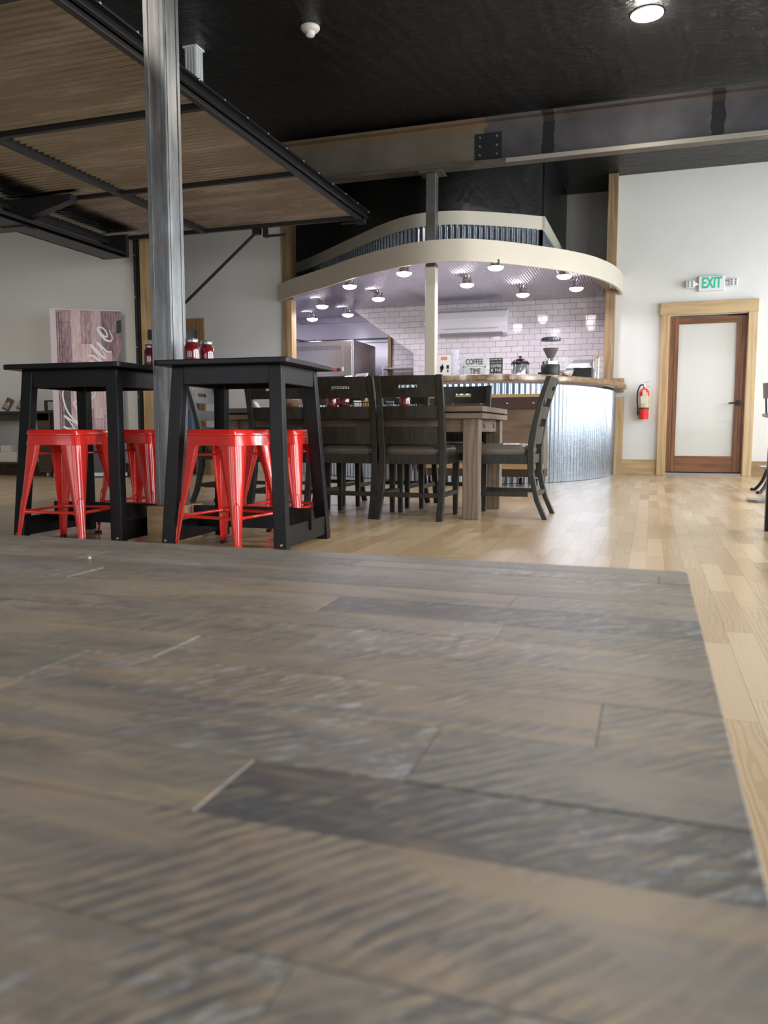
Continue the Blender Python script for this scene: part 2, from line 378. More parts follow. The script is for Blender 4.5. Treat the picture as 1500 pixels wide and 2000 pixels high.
def catmull(pts, k=8, closed=False):
    out = []; n = len(pts); P = [Vector(p) for p in pts]
    for i in range(n - 1):
        a, b, c, d = P[max(i - 1, 0)], P[i], P[i + 1], P[min(i + 2, n - 1)]
        for j in range(k):
            t = j / k; out.append(.5 * ((2 * b) + (c - a) * t + (2 * a - 5 * b + 4 * c - d) * t * t + (3 * b - a - 3 * c + d) * t ** 3))
    out.append(P[-1]); return out
def resample(pts, step):
    out = [pts[0].copy()]; acc = 0.
    for a, b in zip(pts, pts[1:]):
        L = (b - a).length; pos = step - acc
        while pos <= L: out.append(a.lerp(b, pos / L)); pos += step
        acc = L - (pos - step)
    return out
def offset(pts, d):
    out = []
    for i, p in enumerate(pts):
        t = (pts[min(i + 1, len(pts) - 1)] - pts[max(i - 1, 0)]).normalized(); out.append(p + Vector((t.y, -t.x)) * d)
    return out
def ribbon(pts, z0, z1, th):        # band following a plan curve, with real thickness (inwards = +Y side)
    m = MB(); inn = offset(pts, -th); V = []; F = []
    for p, q in zip(pts, inn): V += [(p.x, p.y, z0), (p.x, p.y, z1), (q.x, q.y, z1), (q.x, q.y, z0)]
    for i in range(len(pts) - 1):
        a = 4 * i
        for k in range(4): F.append((a + k, a + (k + 1) % 4, a + 4 + (k + 1) % 4, a + 4 + k))
    m.add(V, F, True); n = 4 * (len(pts) - 1); m.f += [(0, 1, 2, 3), (n + 3, n + 2, n + 1, n)]; m.sm += [False] * 2
    return m
def corrugated(pts, z0, z1, pitch=.067, amp=.013, th=.002):
    fine = resample(pts, pitch / 8); m = MB(); V = []; F = []
    for i, p in enumerate(fine):
        t = (fine[min(i + 1, len(fine) - 1)] - fine[max(i - 1, 0)]).normalized(); nrm = Vector((t.y, -t.x))
        a = p + nrm * amp * sin(2 * pi * i / 8); b = a - nrm * th
        V += [(a.x, a.y, z0), (a.x, a.y, z1), (b.x, b.y, z1), (b.x, b.y, z0)]
    for i in range(len(fine) - 1):
        a = 4 * i
        for k in range(4): F.append((a + k, a + (k + 1) % 4, a + 4 + (k + 1) % 4, a + 4 + k))
    return m.add(V, F, True)
def smooth_edges(o, ang=40):
    o.data.set_sharp_from_angle(angle=R(ang)) if hasattr(o.data, 'set_sharp_from_angle') else None
    return o

# ------------------------------------------------------------------ the room
H_ = 3.88
struct(MB().box(-9, 3.2, -4.3, 13.4, -.1, 0).build('floor', W_['floor']))
struct(MB().box(-9, 3.2, -4.3, 13.4, H_, H_ + .12).build('ceiling', W_['plastic']))
# right-hand wall of the room, with windows, and the wall behind the camera
m = MB()
wins = [(.1, 2.3), (3.1, 5.3), (6.1, 8.3), (9.1, 10.7)]
m.box(3.2, 3.35, -4.3, 13.4, 0, .6).box(3.2, 3.35, -4.3, 13.4, 2.9, H_)
ys = [-4.3] + [v for ab in wins for v in ab] + [13.4]
for a, b in zip(ys[0::2], ys[1::2]): m.box(3.2, 3.35, a, b, .6, 2.9)
struct(m.build('wall_right', W_['wall']))
for i, (a, b) in enumerate(wins):
    m = MB(); xm = 3.26
    for y0, y1, z0, z1 in ((a, b, .6, .66), (a, b, 2.84, 2.9), (a, a + .06, .66, 2.84), (b - .06, b, .66, 2.84), ((a + b) / 2 - .03, (a + b) / 2 + .03, .66, 2.84)):
        m.box(xm - .03, xm + .03, y0, y1, z0, z1)
    wo = struct(m.build('window_%d' % (i + 1), W_['oak'], bevel=.004))
m = MB(); bw = [(-6.8, -4.4), (-3.1, -.7), (.2, 2.6)]
m.box(-9, 3.2, -4.45, -4.3, 0, .6).box(-9, 3.2, -4.45, -4.3, 3.0, H_)
xs = [-9] + [v for ab in bw for v in ab] + [3.2]
for a, b in zip(xs[0::2], xs[1::2]): m.box(a, b, -4.45, -4.3, .6, 3.0)
struct(m.build('wall_front', W_['wall']))
for i, (a, b) in enumerate(bw):
    m = MB()
    for x0, x1, z0, z1 in ((a, b, .6, .66), (a, b, 2.94, 3.0), (a, a + .06, .66, 2.94), (b - .06, b, .66, 2.94), ((a + b) / 2 - .03, (a + b) / 2 + .03, .66, 2.94)):
        m.box(x0, x1, -4.41, -4.35, z0, z1)
    struct(m.build('window_%d' % (i + 5), W_['oak'], bevel=.004))
struct(MB().box(-9.15, -9, -4.3, 13.4, 0, H_).build('wall_left', W_['gwall']))
# door wall
m = MB(); m.box(-.50, .19, 11.2, 11.35, 0, H_).box(1.12, 3.2, 11.2, 11.35, 0, H_).box(.19, 1.12, 11.2, 11.35, 2.06, H_)
struct(m.build('wall_back', W_['wall']))
struct(MB().box(-.50, .078, 11.175, 11.2, 0, .2).build('baseboard_back', W_['oakx'], bevel=.004))
struct(MB().box(1.228, 3.2, 11.175, 11.2, 0, .19).build('baseboard_right', wood('rough_baseboard_wood', (.12, .07, .035), (.42, .27, .13), 'X', .7), bevel=.004))
struct(MB().box(-.30, .9, 11.35, 11.75, 0, 2.6).build('wall_closet', W_['wall']))
# grey wall over the kitchen, and the recess walls
struct(MB().box(-9, 3.2, 13.25, 13.4, 0, H_).build('wall_kitchen_back', W_['gwall']))
struct(MB().box(-6.6, -.5, 11.85, 11.95, 2.45, H_).build('wall_over_kitchen', W_['gwall']))
# walls on the left: the nearer one behind the banner, the farther one beyond the gap
struct(MB().box(-9, -5.98, 8.6, 8.75, 0, H_).build('wall_banner_side', W_['wall']))
struct(MB().box(-9, -5.99, 8.575, 8.6, 0, .17).build('baseboard_left', wood('dark_baseboard_wood', (.05, .03, .018), (.14, .09, .05), 'X', .6, knots=False), bevel=.003))
m = MB().box(-9, -7.1, 10.3, 10.42, 0, H_).box(-6.26, -4.88, 10.3, 10.42, 0, H_).box(-7.1, -6.26, 10.3, 10.42, 2.02, H_)
struct(m.build('wall_passage', W_['wall']))
struct(MB().box(-5.45, -5.35, 10.42, 13.25, 2.6, H_).build('wall_kitchen_side', W_['gwall']))
m = MB().box(-7.1, -6.26, 10.27, 10.3, 2.02, 2.19).box(-6.26, -6.15, 10.27, 10.3, 0, 2.19).box(-7.21, -7.1, 10.27, 10.3, 0, 2.19)
struct(m.build('trim_1', wood('plywood_trim', (.22, .13, .05), (.40, .26, .11), 'Z', .6, knots=False), bevel=.003))
d = struct(MB().box(-7.1, -6.26, 10.34, 10.38, 0, 2.02).build('door_2', plain('dim_blue_grey_door', (.30, .31, .36), .4)))
# heavy timber and black track that end the banner-side wall
tag(MB().box(-5.98, -5.80, 8.53, 8.75, 0, 3.3).build('timber_post', W_['oak'], bevel=.006), 'pale knotty timber post ending the wall right of the banner', 'post')
tk = thing('door_track', 'black steel upright track fixed beside the pale timber post', 'track', (-6.03, 8.56, 0))
MB().box(-.035, .035, -.03, .035, 0, 2.95).box(-.012, .012, -.055, -.03, 0, 2.95).build('channel', W_['blackmetal'], tk, .003)
for z in (.4, 1.0, 1.6, 2.2, 2.7): MB().lathe([(0, .01), (.011, .01), (.011, 0)], 0, -.055, z, 8, 'y').build('bolt', W_['steelgrey'], tk)
tag(MB().box(-4.90, -4.832, 10.265, 10.44, 0, 3.86).box(-4.832, -4.76, 10.265, 10.44, 2.42, 3.86).build('timber_post', W_['post'], bevel=.006), 'weathered timber post at the left end of the curved kitchen fascia', 'post')
tag(MB().box(-4.830, -4.76, 10.265, 10.42, 0, 2.38).build('timber_post', W_['oak'], bevel=.004), 'pale new timber stud under the fascia at the kitchen\'s left end', 'post')
tag(MB().box(-.625, -.50, 11.06, 11.34, 0, H_).build('timber_post', W_['post'], bevel=.006), 'brown wooden post between the white tile and the white door wall', 'post')

# ------------------------------------------------------------------ the exit door
dr = struct(MB().box(.19, .255, 11.24, 11.30, .04, 2.04).box(1.055, 1.12, 11.24, 11.30, .04, 2.04).build('door_1', W_['door'], bevel=.003))
m = MB().box(.255, .305, 11.235, 11.305, .04, 2.04).box(1.0, 1.055, 11.235, 11.305, .04, 2.04)
m.build('stile', W_['door'], dr, .003)
MB().box(.305, 1.0, 11.235, 11.305, 1.955, 2.04).build('top_rail', W_['doorx'], dr, .003)
MB().box(.305, 1.0, 11.235, 11.305, .04, .25).build('bottom_rail', W_['doorx'], dr, .003)
MB().box(.305, 1.0, 11.262, 11.28, .25, 1.955).build('frosted_pane', W_['frost'], dr)
h = MB().lathe([(0, .012), (.030, .012), (.034, .006), (.034, 0)], 1.045, 11.235, .935, 24, 'y').build('door_handle', W_['bronze'], dr)
MB().tube([(1.045, 11.235, .935), (1.045, 11.185, .935), (1.02, 11.178, .937), (.93, 11.182, .930)], .009, 8).build('lever', W_['bronze'], h)
struct(MB().box(.078, .19, 11.15, 11.2, 0, 2.065).build('trim_2', W_['oak'], bevel=.004))
struct(MB().box(1.12, 1.228, 11.15, 11.2, 0, 2.065).build('trim_3', wood('fresh_pale_wood', (.46, .32, .17), (.64, .48, .28), 'Z', .6, knots=False), bevel=.004))
struct(MB().box(.065, 1.232, 11.14, 11.2, 2.065, 2.225).build('trim_4', wood('fresh_pale_wood_level', (.42, .28, .14), (.62, .45, .25), 'X', .6, knots=False), bevel=.005))
struct(MB().box(.19, 1.12, 11.19, 11.34, 0, .03).build('trim_5', W_['steelgrey']))
# exit sign with two emergency lamps
ex = thing('exit_sign', 'white exit sign with green letters above the brown door', 'sign', (.67, 11.2, 2.44))
MB().box(-.155, .155, -.06, 0, -.092, .092).build('sign_body', W_['whiteplastic'], ex, .008)
text_mesh('EXIT', .185, 'letters', W_['exitgreen'], ex, Matrix.Translation((.0, -.062, 0)) @ FACE, .002, sx=.62, off=.005)
for sx, nm in ((-1, 'left'), (1, 'right')):
    a = MB().tube([(sx * .15, -.035, .0), (sx * .20, -.045, .0)], .016, 10).lathe([(0, .02), (.024, .02), (.026, 0), (0, 0)], sx * .195, -.03, .0, 14, 'y').build('lamp_arm', W_['whiteplastic'], ex)
    lh = MB().box(sx * .255 - .052, sx * .255 + .052, -.075, -.03, -.047, .047).build('lamp_head', W_['whiteplastic'], ex, .012)
    for i in (-1, 0, 1):
        for j in (-.5, .5): MB().lathe([(0, .004), (.010, .004), (.012, 0)], sx * .255 + j * .045, -.0755, i * .027, 10, 'y').build('lamp_lens', W_['steelgrey'], lh)
# fire extinguisher
fe = thing('fire_extinguisher', 'red fire extinguisher with black hose hung on the white wall', 'fire extinguisher', (-.10, 11.12, .73))
MB().lathe([(0, 0), (.058, .0), (.062, .01), (.062, .34), (.056, .37), (.035, .395), (.02, .40), (.02, .42)], seg=28).build('cylinder', W_['red'], fe)
MB().lathe([(.0635, .155), (.0635, .305)], seg=28).build('instruction_label', W_['yellow'], fe)
m = MB()
for i in range(3): m.box(-.032 + i * .024, -.018 + i * .024, -.067, -.060, .17, .186)
m.box(-.040, .035, -.0675, -.050, .20, .298); m.build('label_print', plain('pale_label_print', (.62, .60, .58), .5), fe)
MB().lathe([(.0642, .13), (.0642, .145)], seg=28).build('strap', W_['blackmetal'], fe)
MB().lathe([(0, .42), (.016, .42), (.018, .45), (.012, .47), (0, .47)], seg=12).build('valve', W_['chrome'], fe)
MB().box(-.005, .065, -.008, .008, 0, .006, Matrix.Translation((.005, 0, .47)) @ Matrix.Rotation(R(-18), 4, 'Y')).build('lever', W_['steelgrey'], fe)
MB().box(-.005, .075, -.008, .008, 0, .006, Matrix.Translation((.005, 0, .45)) @ Matrix.Rotation(R(22), 4, 'Y')).build('carry_handle', W_['steelgrey'], fe)
MB().tube(catmull([(-.01, -.01, .445), (-.05, -.02, .44), (-.082, -.02, .36), (-.085, -.02, .24), (-.075, -.02, .14), (-.072, -.02, .10)], 6), .009, 8).build('hose', W_['rubber'], fe)
MB().lathe([(.010, 0), (.013, .05), (.009, .055)], -.072, -.02, .05, 10).build('nozzle', W_['rubber'], fe)
MB().box(-.022, .022, -.072, -.069, .30, .38).build('inspection_tag', plain('cream_card_tag', (.60, .56, .38), .6), fe)

# ------------------------------------------------------------------ kitchen: fascia, counter, roof
FA = [(-4.95, 10.25), (-4.6, 9.94), (-4.27, 9.69), (-3.87, 9.39), (-3.47, 9.06), (-3.1, 8.80), (-2.8, 8.62), (-2.53, 8.49), (-2.26, 8.43), (-1.96, 8.465),
      (-1.72, 8.59), (-1.48, 8.79), (-1.24, 9.04), (-.99, 9.32), (-.74, 9.70), (-.587, 10.06), (-.486, 10.42), (-.425, 10.8), (-.405, 11.19)]
fcurve = catmull([Vector((a, b)) for a, b in FA], 6)
tag(ribbon(fcurve, 2.36, 2.59, .03).build('fascia_band', W_['cream']), 'wide cream curved fascia band below the kitchen roof edge', 'fascia')
UB = [(-5.16, 11.25), (-4.75, 10.92), (-4.35, 10.56), (-3.85, 10.10), (-3.24, 9.55), (-2.86, 9.28), (-2.56, 9.17), (-2.14, 9.22), (-1.61, 9.52), (-1.29, 9.76)]
ucurve = catmull([Vector((a, b)) for a, b in UB], 6)
ub = ribbon(ucurve, 2.93, 3.08, .03); ub.hexa([(-1.29, 9.76, 2.93), (-1.26, 9.76, 2.93), (-1.235, 11.84, 2.93), (-1.265, 11.84, 2.93)], [(-1.29, 9.76, 3.08), (-1.26, 9.76, 3.08), (-1.235, 11.84, 3.08), (-1.265, 11.84, 3.08)])
tag(ub.build('fascia_band', W_['cream']), 'narrow cream upper band bending back at its right end', 'fascia')
uin = offset(ucurve, -.035)
m = corrugated(uin, 2.56, 2.93); m2 = corrugated([Vector((-1.285, 9.80)), Vector((-1.262, 11.8))], 2.56, 2.93)
m.add(m2.v, m2.f, True)
tag(m.build('corrugated_parapet', W_['galv']), 'corrugated steel parapet between the two cream bands', 'parapet')
pin = offset(ucurve, -.012)
m = ribbon(pin, 3.08, H_ - .002, .02); m.hexa([(-1.30, 9.77, 3.08), (-1.275, 9.77, 3.08), (-1.225, 11.84, 3.08), (-1.25, 11.84, 3.08)], [(-1.30, 9.77, H_ - .002), (-1.275, 9.77, H_ - .002), (-1.225, 11.84, H_ - .002), (-1.25, 11.84, H_ - .002)])
tag(m.build('plastic_drape', W_['drape']), 'black plastic sheeting draped from ceiling down to the upper cream band', 'plastic sheet')
# roof deck on top of the kitchen ceiling
def front_y(x, pts=fcurve):
    for a, b in zip(pts, pts[1:]):
        if a.x <= x <= b.x: return a.y + (b.y - a.y) * (x - a.x) / max(1e-6, b.x - a.x)
    return pts[0].y if x < pts[0].x else pts[-1].y
m = MB(); V = []; F = []; nx = 0; x = -5.78; st = .034 / 6
cols = []
while x < -.43:
    yf = front_y(x) + .03 if x > -4.93 else 10.42; yb = 13.1 if x < -3.35 else 11.62
    cols.append((x, yf, yb)); x += st
for i, (x, yf, yb) in enumerate(cols):
    z = 2.405 + .0055 * sin(2 * pi * i / 6); V += [(x, yf, z), (x, yb, z), (x, yb, z + .003), (x, yf, z + .003)]
for i in range(len(cols) - 1):
    a = 4 * i
    for k in range(4): F.append((a + k, a + (k + 1) % 4, a + 4 + (k + 1) % 4, a + 4 + k))
m.add(V, F, True)
tag(m.build('corrugated_ceiling', W_['galvceil']), 'shiny corrugated steel kitchen ceiling holding the round lamps', 'ceiling')
deck = [(p.x, p.y) for p in offset(fcurve, -.035)] + [(-.405, 11.19), (-.62, 11.19), (-.62, 11.84), (-4.90, 11.84), (-4.90, 10.43)]
tag(MB().prism(deck, 2.44, 2.55).build('roof_deck', W_['gwall']), 'flat grey roof deck lying over the kitchen ceiling', 'roof')

# kitchen walls: front tile wall with its slanted cut, back wall of steel then tile, side wall
poly = [(-4.34, 2.40), (-3.38, 1.725), (-3.38, 0), (-.5, 0), (-.5, 2.44), (-4.34, 2.44)]
struct(MB().prism(poly, 11.55, 11.72, 'y').build('wall_tile', W_['tile']))
struct(MB().box(-5.80, -3.98, 12.9, 13.0, 0, 2.40).build('wall_steel', W_['sswall']))
struct(MB().box(-3.94, -3.0, 12.25, 12.4, 0, 2.40).build('wall_tile_rear', W_['tile']))
struct(MB().box(-3.995, -3.94, 12.2, 13.0, 0, 2.40).build('trim_6', W_['post']))
struct(MB().box(-5.86, -5.76, 10.42, 13.0, 0, 2.40).build('wall_steel_side', W_['sswall']))
m = MB().box(-5.76, -3.99, 12.885, 12.9, 2.10, 2.13).box(-5.76, -3.99, 12.89, 12.9, 2.05, 2.06).box(-5.76, -5.745, 10.45, 12.885, 2.10, 2.13)
struct(m.build('trim_7', plain('dark_panel_joint_strip', (.12, .12, .14), .35, .9)))
struct(MB().box(-.5, -.49, 11.34, 11.55, 0, 2.45).build('wall_kitchen_right', W_['tile']))

# counter
CB = [(-4.62, 10.16), (-4.4, 10.0), (-4.0, 9.74), (-3.6, 9.44), (-3.2, 9.14), (-2.85, 8.92), (-2.5, 8.78), (-2.2, 8.72), (-1.85, 8.68), (-1.5, 8.72), (-1.25, 8.86), (-1.05, 9.05), (-.85, 9.37),
      (-.70, 9.72), (-.58, 10.15), (-.50, 10.6), (-.47, 11.02)]
cb = catmull([Vector((a, b)) for a, b in CB], 6)
ct = thing('bar_counter', 'curved bar counter with corrugated steel front below the kitchen', 'counter', (0, 0, 0))
seg_hi = [p for p in cb if p.x > -2.62]; seg_lo = [p for p in cb if p.x <= -2.55]
mm = corrugated(seg_hi, 0.005, 1.09); mm.build('front_sheet', W_['galv'], ct)
corrugated(seg_lo, 0.005, 1.12).build('front_sheet', W_['galv'], ct)
body = [(p.x, p.y) for p in offset(cb, -.03)]; inner = [(p.x, p.y) for p in offset(cb, -.10)][::-1]
MB().prism(body + inner, 0, 1.07).build('carcass', W_['gap'], ct)
m = MB().box(-1.62, -1.0, 8.60, 8.66, .90, .945); 
top = offset(catmull([Vector((a, b)) for a, b in CB if a > -2.7], 6), .15)
rng = random.Random(3)
nn = len(top); outer = []
for i, p in enumerate(top):
    outer.append(Vector((p.x + rng.uniform(-.012, .012), p.y + rng.uniform(-.015, .015))))
outer = [Vector((-2.62, 9.05)), Vector((-2.66, 8.85)), Vector((-2.60, 8.66))] + [p for p in outer if p.x > -2.55 and p.y < 11.0] + [Vector((-.40, 11.05))]
innr = [Vector((-.66, 11.05)), Vector((-.86, 10.2)), Vector((-1.15, 9.45)), Vector((-1.6, 9.16)), Vector((-2.1, 9.14))]
def slab():
    t = NT('live_edge_slab_wood'); c = t.coord(); n = t.noise(t.map(c, (.5, .5, 10)), 5, 5, .6, 1.5); n2 = t.noise(c, 2.2, 4)
    col = t.ramp(n, [(.3, (.10, .05, .02)), (.55, (.25, .145, .06)), (.75, (.42, .27, .12))])
    wh = t.ramp(n2, [(.56, 0.), (.66, 1.)]); t.set(base=t.mix(wh, col, (.70, .62, .52)), rough=.35, coat=.3); t.bump(n, .4, .01); return t.m
W_['slab'] = slab()
MB().prism([(p.x, p.y) for p in outer + innr], 1.112, 1.18).build('bar_top', W_['slab'], ct, .018)
lowtop = offset(seg_lo, .06); lowin = offset(seg_lo, -.40)[::-1]
MB().prism([(p.x, p.y) for p in lowtop + lowin], 1.125, 1.158).build('low_top', plain('white_laminate', (.66, .65, .63), .4), ct, .004)
MB().box(-.60, -.35, 11.03, 11.055, .0, 1.02).build('end_stud', W_['oak'], ct)
tag(MB().box(-.49, -.36, 11.08, 11.19, 1.09, 1.27).build('end_block', W_['post'], bevel=.006), 'rough brown wood block on the wall at the counter\'s right end', 'wood block')

# columns and the beam
c2 = thing('steel_column', 'square steel column rising from the bar top to the beam', 'column', (-2.345, 8.71, 0))
MB().box(-.055, .055, -.06, .06, 2.30, 3.35).build('bare_shaft', W_['colsteel'], c2, .006)
MB().box(-.057, .057, -.062, .062, 1.18, 2.36).build('painted_shaft', plain('cream_column_paint', (.60, .56, .48), .4), c2, .005)
MB().box(-.13, .13, -.10, .12, 3.35, 3.368).build('cap_plate', W_['colsteel'], c2)
bm_ = thing('steel_beam', 'long dark steel I-beam crossing above the kitchen front', 'beam', (0, 0, 0))
MB().box(-5.0, 3.18, 8.66, 8.675, 3.40, 3.80).build('web', W_['beam'], bm_)
MB().box(-5.0, 3.18, 8.58, 8.76, 3.37, 3.40).build('bottom_flange', plain('dull_flange_steel', (.11, .09, .07), .5, .4, nz=.3, nscale=4), bm_)
MB().box(-5.0, 3.18, 8.58, 8.76, 3.80, 3.83).build('top_flange', W_['beam'], bm_)
MB().box(-1.52, 3.18, 8.565, 8.58, 3.352, 3.392).build('edge_strip', plain('pale_zinc_strip', (.34, .32, .28), .45, .5), bm_)
sp = MB().box(-1.86, -1.58, 8.645, 8.66, 3.43, 3.69).build('splice_plate', plain('dark_splice_plate', (.02, .02, .022), .5, .4), bm_)
m = MB()
for x in (-1.81, -1.63):
    for z in (3.47, 3.56, 3.65): m.lathe([(0, .012), (.012, .012), (.014, 0)], x, 8.645, z, 6, 'y')
m.build('bolt', W_['steelgrey'], sp)
c1 = thing('steel_column', 'tall mill-finish steel column between the two black tables', 'column', (-2.38, 3.635, .187))
prof = [(-.06, -.065), (.06, -.065), (.06, .065), (-.06, .065)]
H1 = H_ - .187
m = MB().box(-.06, .06, -.065, .065, 0, H1 - .003)
for x in (-.045, .045): m.box(x - .013, x + .013, -.069, -.065, .0, H1 - .003)
for y in (-.045, .045): m.box(.06, .064, y - .011, y + .011, .0, H1 - .003)
m.build('shaft', W_['rawsteel'], c1, .004)
tag(MB().box(-2.475, -2.305, 3.53, 3.80, 0, .187).build('timber_block', W_['block'], bevel=.004), 'cut pale timber block under the steel column\'s foot', 'wood block')

# kitchen lamps
kl = thing('ceiling_lamp', 'x', 'lamp', (0, 0, 0))
MB().lathe([(0, .0), (.055, .0), (.055, -.045), (.06, -.05), (.088, -.062), (.088, -.072)], seg=20).build('base', W_['chrome'], kl)
MB().lathe([(.084, -.068), (.080, -.085), (.06, -.10), (.03, -.108), (0, -.11)], seg=20).build('glass_dome', W_['lampglass'], kl)
LP = [((-3.526, 9.28), 'lit dome lamp hugging the fascia midway between its left end and the column'),
      ((-2.665, 8.72), 'lit dome lamp just left of the cream column, near the fascia'),
      ((-1.637, 8.72), 'lit dome lamp right of the column, nearest the top of the curved fascia'),
      ((-.99, 9.45), 'lit dome lamp near the fascia, upper of the two on the far right'),
      ((-2.153, 9.628), 'lit dome lamp above the wall air conditioner'),
      ((-3.491, 10.258), 'lit dome lamp between the cream column and the slanted tile edge'),
      ((-4.45, 10.62), 'lit dome lamp above the steel oven, middle of the left cluster'),
      ((-5.094, 11.754), 'leftmost dome lamp, deep in the kitchen near the steel side wall'),
      ((-4.40, 11.50), 'lit dome lamp beside the top of the slanted tile edge'),
      ((-1.623, 10.538), 'lit dome lamp in front of the tile, right of the air conditioner'),
      ((-.93, 10.30), 'rightmost dome lamp, close to the brown wooden post')]
for i, ((x, y), lb) in enumerate(LP):
    o = kl if i == 0 else dup(kl, (0, 0, 0), 0, lb)
    o.location = (x, y, 2.397); o['label'] = lb; o['group'] = 'dome lamps on the kitchen ceiling'
    l = bpy.data.lights.new('dome_lamp_light', 'SPOT'); l.spot_size = R(172); l.spot_blend = .25; l.energy = 24; l.color = (.96, .90, 1.0); l.shadow_soft_size = .07; l.specular_factor = .3
    lo = bpy.data.objects.new('dome_lamp_light', l); COL.objects.link(lo); lo.location = (x, y, 2.275)
# downlight in the black ceiling, smoke detector, hanging lamp box
dl = thing('ceiling_downlight', 'round lit downlight in the black plastic ceiling', 'lamp', (-.136, 7.03, H_))
MB().lathe([(.115, 0), (.128, -.004), (.125, -.014), (.105, -.016)], seg=32).build('trim_ring', W_['whiteplastic'], dl)
MB().lathe([(.105, -.014), (.06, -.020), (0, -.022)], seg=32).build('lens', W_['lampwarm'], dl)
l = bpy.data.lights.new('downlight_glow', 'POINT'); l.energy = 22; l.color = (1, .93, .82); l.shadow_soft_size = .05
lo = bpy.data.objects.new('downlight_glow', l); COL.objects.link(lo); lo.location = (-.136, 7.03, H_ - .10)
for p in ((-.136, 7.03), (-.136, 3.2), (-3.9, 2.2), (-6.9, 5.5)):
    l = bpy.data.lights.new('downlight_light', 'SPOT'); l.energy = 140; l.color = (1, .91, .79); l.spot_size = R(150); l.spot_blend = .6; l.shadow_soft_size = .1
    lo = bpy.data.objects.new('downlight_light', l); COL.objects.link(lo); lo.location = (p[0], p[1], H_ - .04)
sd = thing('smoke_detector', 'small round white smoke detector on the black ceiling', 'smoke detector', (-2.765, 6.39, H_))
MB().lathe([(0, 0), (.078, 0), (.080, -.012), (.060, -.035), (.045, -.040), (0, -.040)], seg=28).build('base', plain('ivory_plastic', (.66, .64, .56), .4), sd)
MB().lathe([(.038, -.040), (.036, -.068), (.024, -.074), (0, -.075)], seg=20).build('sensor_cap', W_['whiteplastic'], sd)
hl = thing('ceiling_light_box', 'white ribbed box lamp hanging behind the black door rail', 'lamp', (-3.875, 6.41, H_))
m = MB().box(-.056, .056, -.056, .056, -.40, -.012)
for k in range(4): m.box(-.048 + k * .028, -.036 + k * .028, -.061, -.056, -.39, -.015); m.box(.056, .061, -.048 + k * .028, -.036 + k * .028, -.39, -.015)
m.build('housing', plain('white_ribbed_housing', (.60, .61, .62), .45), hl, .004)
MB().box(-.068, .068, -.068, .068, -.014, 0).build('mounting_plate', W_['whiteplastic'], hl)
MB().box(-.046, .046, -.046, .046, -.412, -.401).build('lens', W_['lampwarm'], hl)

# ------------------------------------------------------------------ overhead door panel
od = thing('overhead_door', 'raised overhead door of brown corrugated steel in a black frame', 'door', (0, 0, 0))
zp = 2.85; V = []; F = []; n = 0; y = 1.6; ny = int((8.38 - 1.6) / (.067 / 6))
for i in range(ny):
    yy = 1.6 + i * .067 / 6; z = zp + .05 + .011 * sin(2 * pi * i / 6); V += [(-6.3, yy, z), (-3.07, yy, z), (-3.07, yy, z + .003), (-6.3, yy, z + .003)]
for i in range(ny - 1):
    a = 4 * i
    for k in range(4): F.append((a + k, a + (k + 1) % 4, a + 4 + (k + 1) % 4, a + 4 + k))
MB().add(V, F, True).build('corrugated_sheet', W_['panel'], od)
for xa, xb, ya, yb in ((-3.10, -3.05, 1.5, 8.42), (-5.01, -4.95, 1.5, 8.40), (-6.34, -6.28, 1.5, 8.40)):
    MB().box(xa, xb, ya, yb, zp, zp + .075).build('frame_rail', W_['blackmetal'], od, .003)
for ya in (3.62, 5.22, 6.80, 8.36): MB().box(-6.28, -3.10, ya, ya + .045, zp + .005, zp + .06).build('cross_bar', W_['blackmetal'], od, .003)
gr = MB().box(-3.05, -3.0, 1.5, 8.5, zp + .03, zp + .05).box(-3.045, -2.985, 1.5, 8.5, zp + .09, zp + .105).box(-3.05, -3.03, 1.5, 8.5, zp + .03, zp + .13).build('guide_rail', plain('black_guide_rail', (.02, .02, .022), .3, .5), od, .002)
m = MB()
for k in range(20): m.lathe([(0, .007), (.009, .005), (.011, 0)], -2.985, 1.9 + k * .345, zp + .098, 8, 'x')
m.build('rivet', W_['chrome'], gr)
MB().box(-3.12, -3.02, 8.40, 8.47, zp - .03, zp + .02).box(-3.30, -3.10, 8.42, 8.44, zp - .02, zp - .005).build('end_bracket', W_['blackmetal'], od)
MB().tube([(-4.34, 8.44, 2.83), (-5.80, 8.50, 1.735)], .018, 8).box(-4.38, -4.29, 8.41, 8.47, 2.80, 2.87).build('prop_strut', W_['blackmetal'], od)
MB().box(-5.84, -5.76, 8.46, 8.53, 1.68, 1.80).build('strut_bracket', W_['blackmetal'], od)
MB().box(-4.24, -4.20, 8.40, 8.46, 2.76, 2.87).box(-4.24, -3.98, 8.43, 8.455, 2.765, 2.79).build('latch_bar', W_['blackmetal'], od)
lb = thing('steel_channel_beam', 'pair of black steel channels left of the raised door', 'beam', (0, 0, 0))
MB().box(-6.22, -5.90, 1.5, 8.15, 2.60, 2.625).box(-6.22, -6.19, 1.5, 8.15, 2.60, 2.72).box(-5.93, -5.90, 1.5, 8.15, 2.60, 2.66).build('lower_channel', W_['blackmetal'], lb, .003)
MB().box(-6.22, -6.10, 1.5, 8.15, 2.76, 2.80).build('upper_channel', W_['blackmetal'], lb, .003)
MB().box(-6.24, -5.88, 8.15, 8.20, 2.60, 2.86).build('end_plate', W_['blackmetal'], lb, .003)
m = MB().hexa([(-6.22, 6.62, 2.61), (-5.40, 6.62, 2.80), (-5.40, 6.62, 2.86), (-6.22, 6.62, 2.86)], [(-6.22, 6.72, 2.61), (-5.40, 6.72, 2.80), (-5.40, 6.72, 2.86), (-6.22, 6.72, 2.86)])
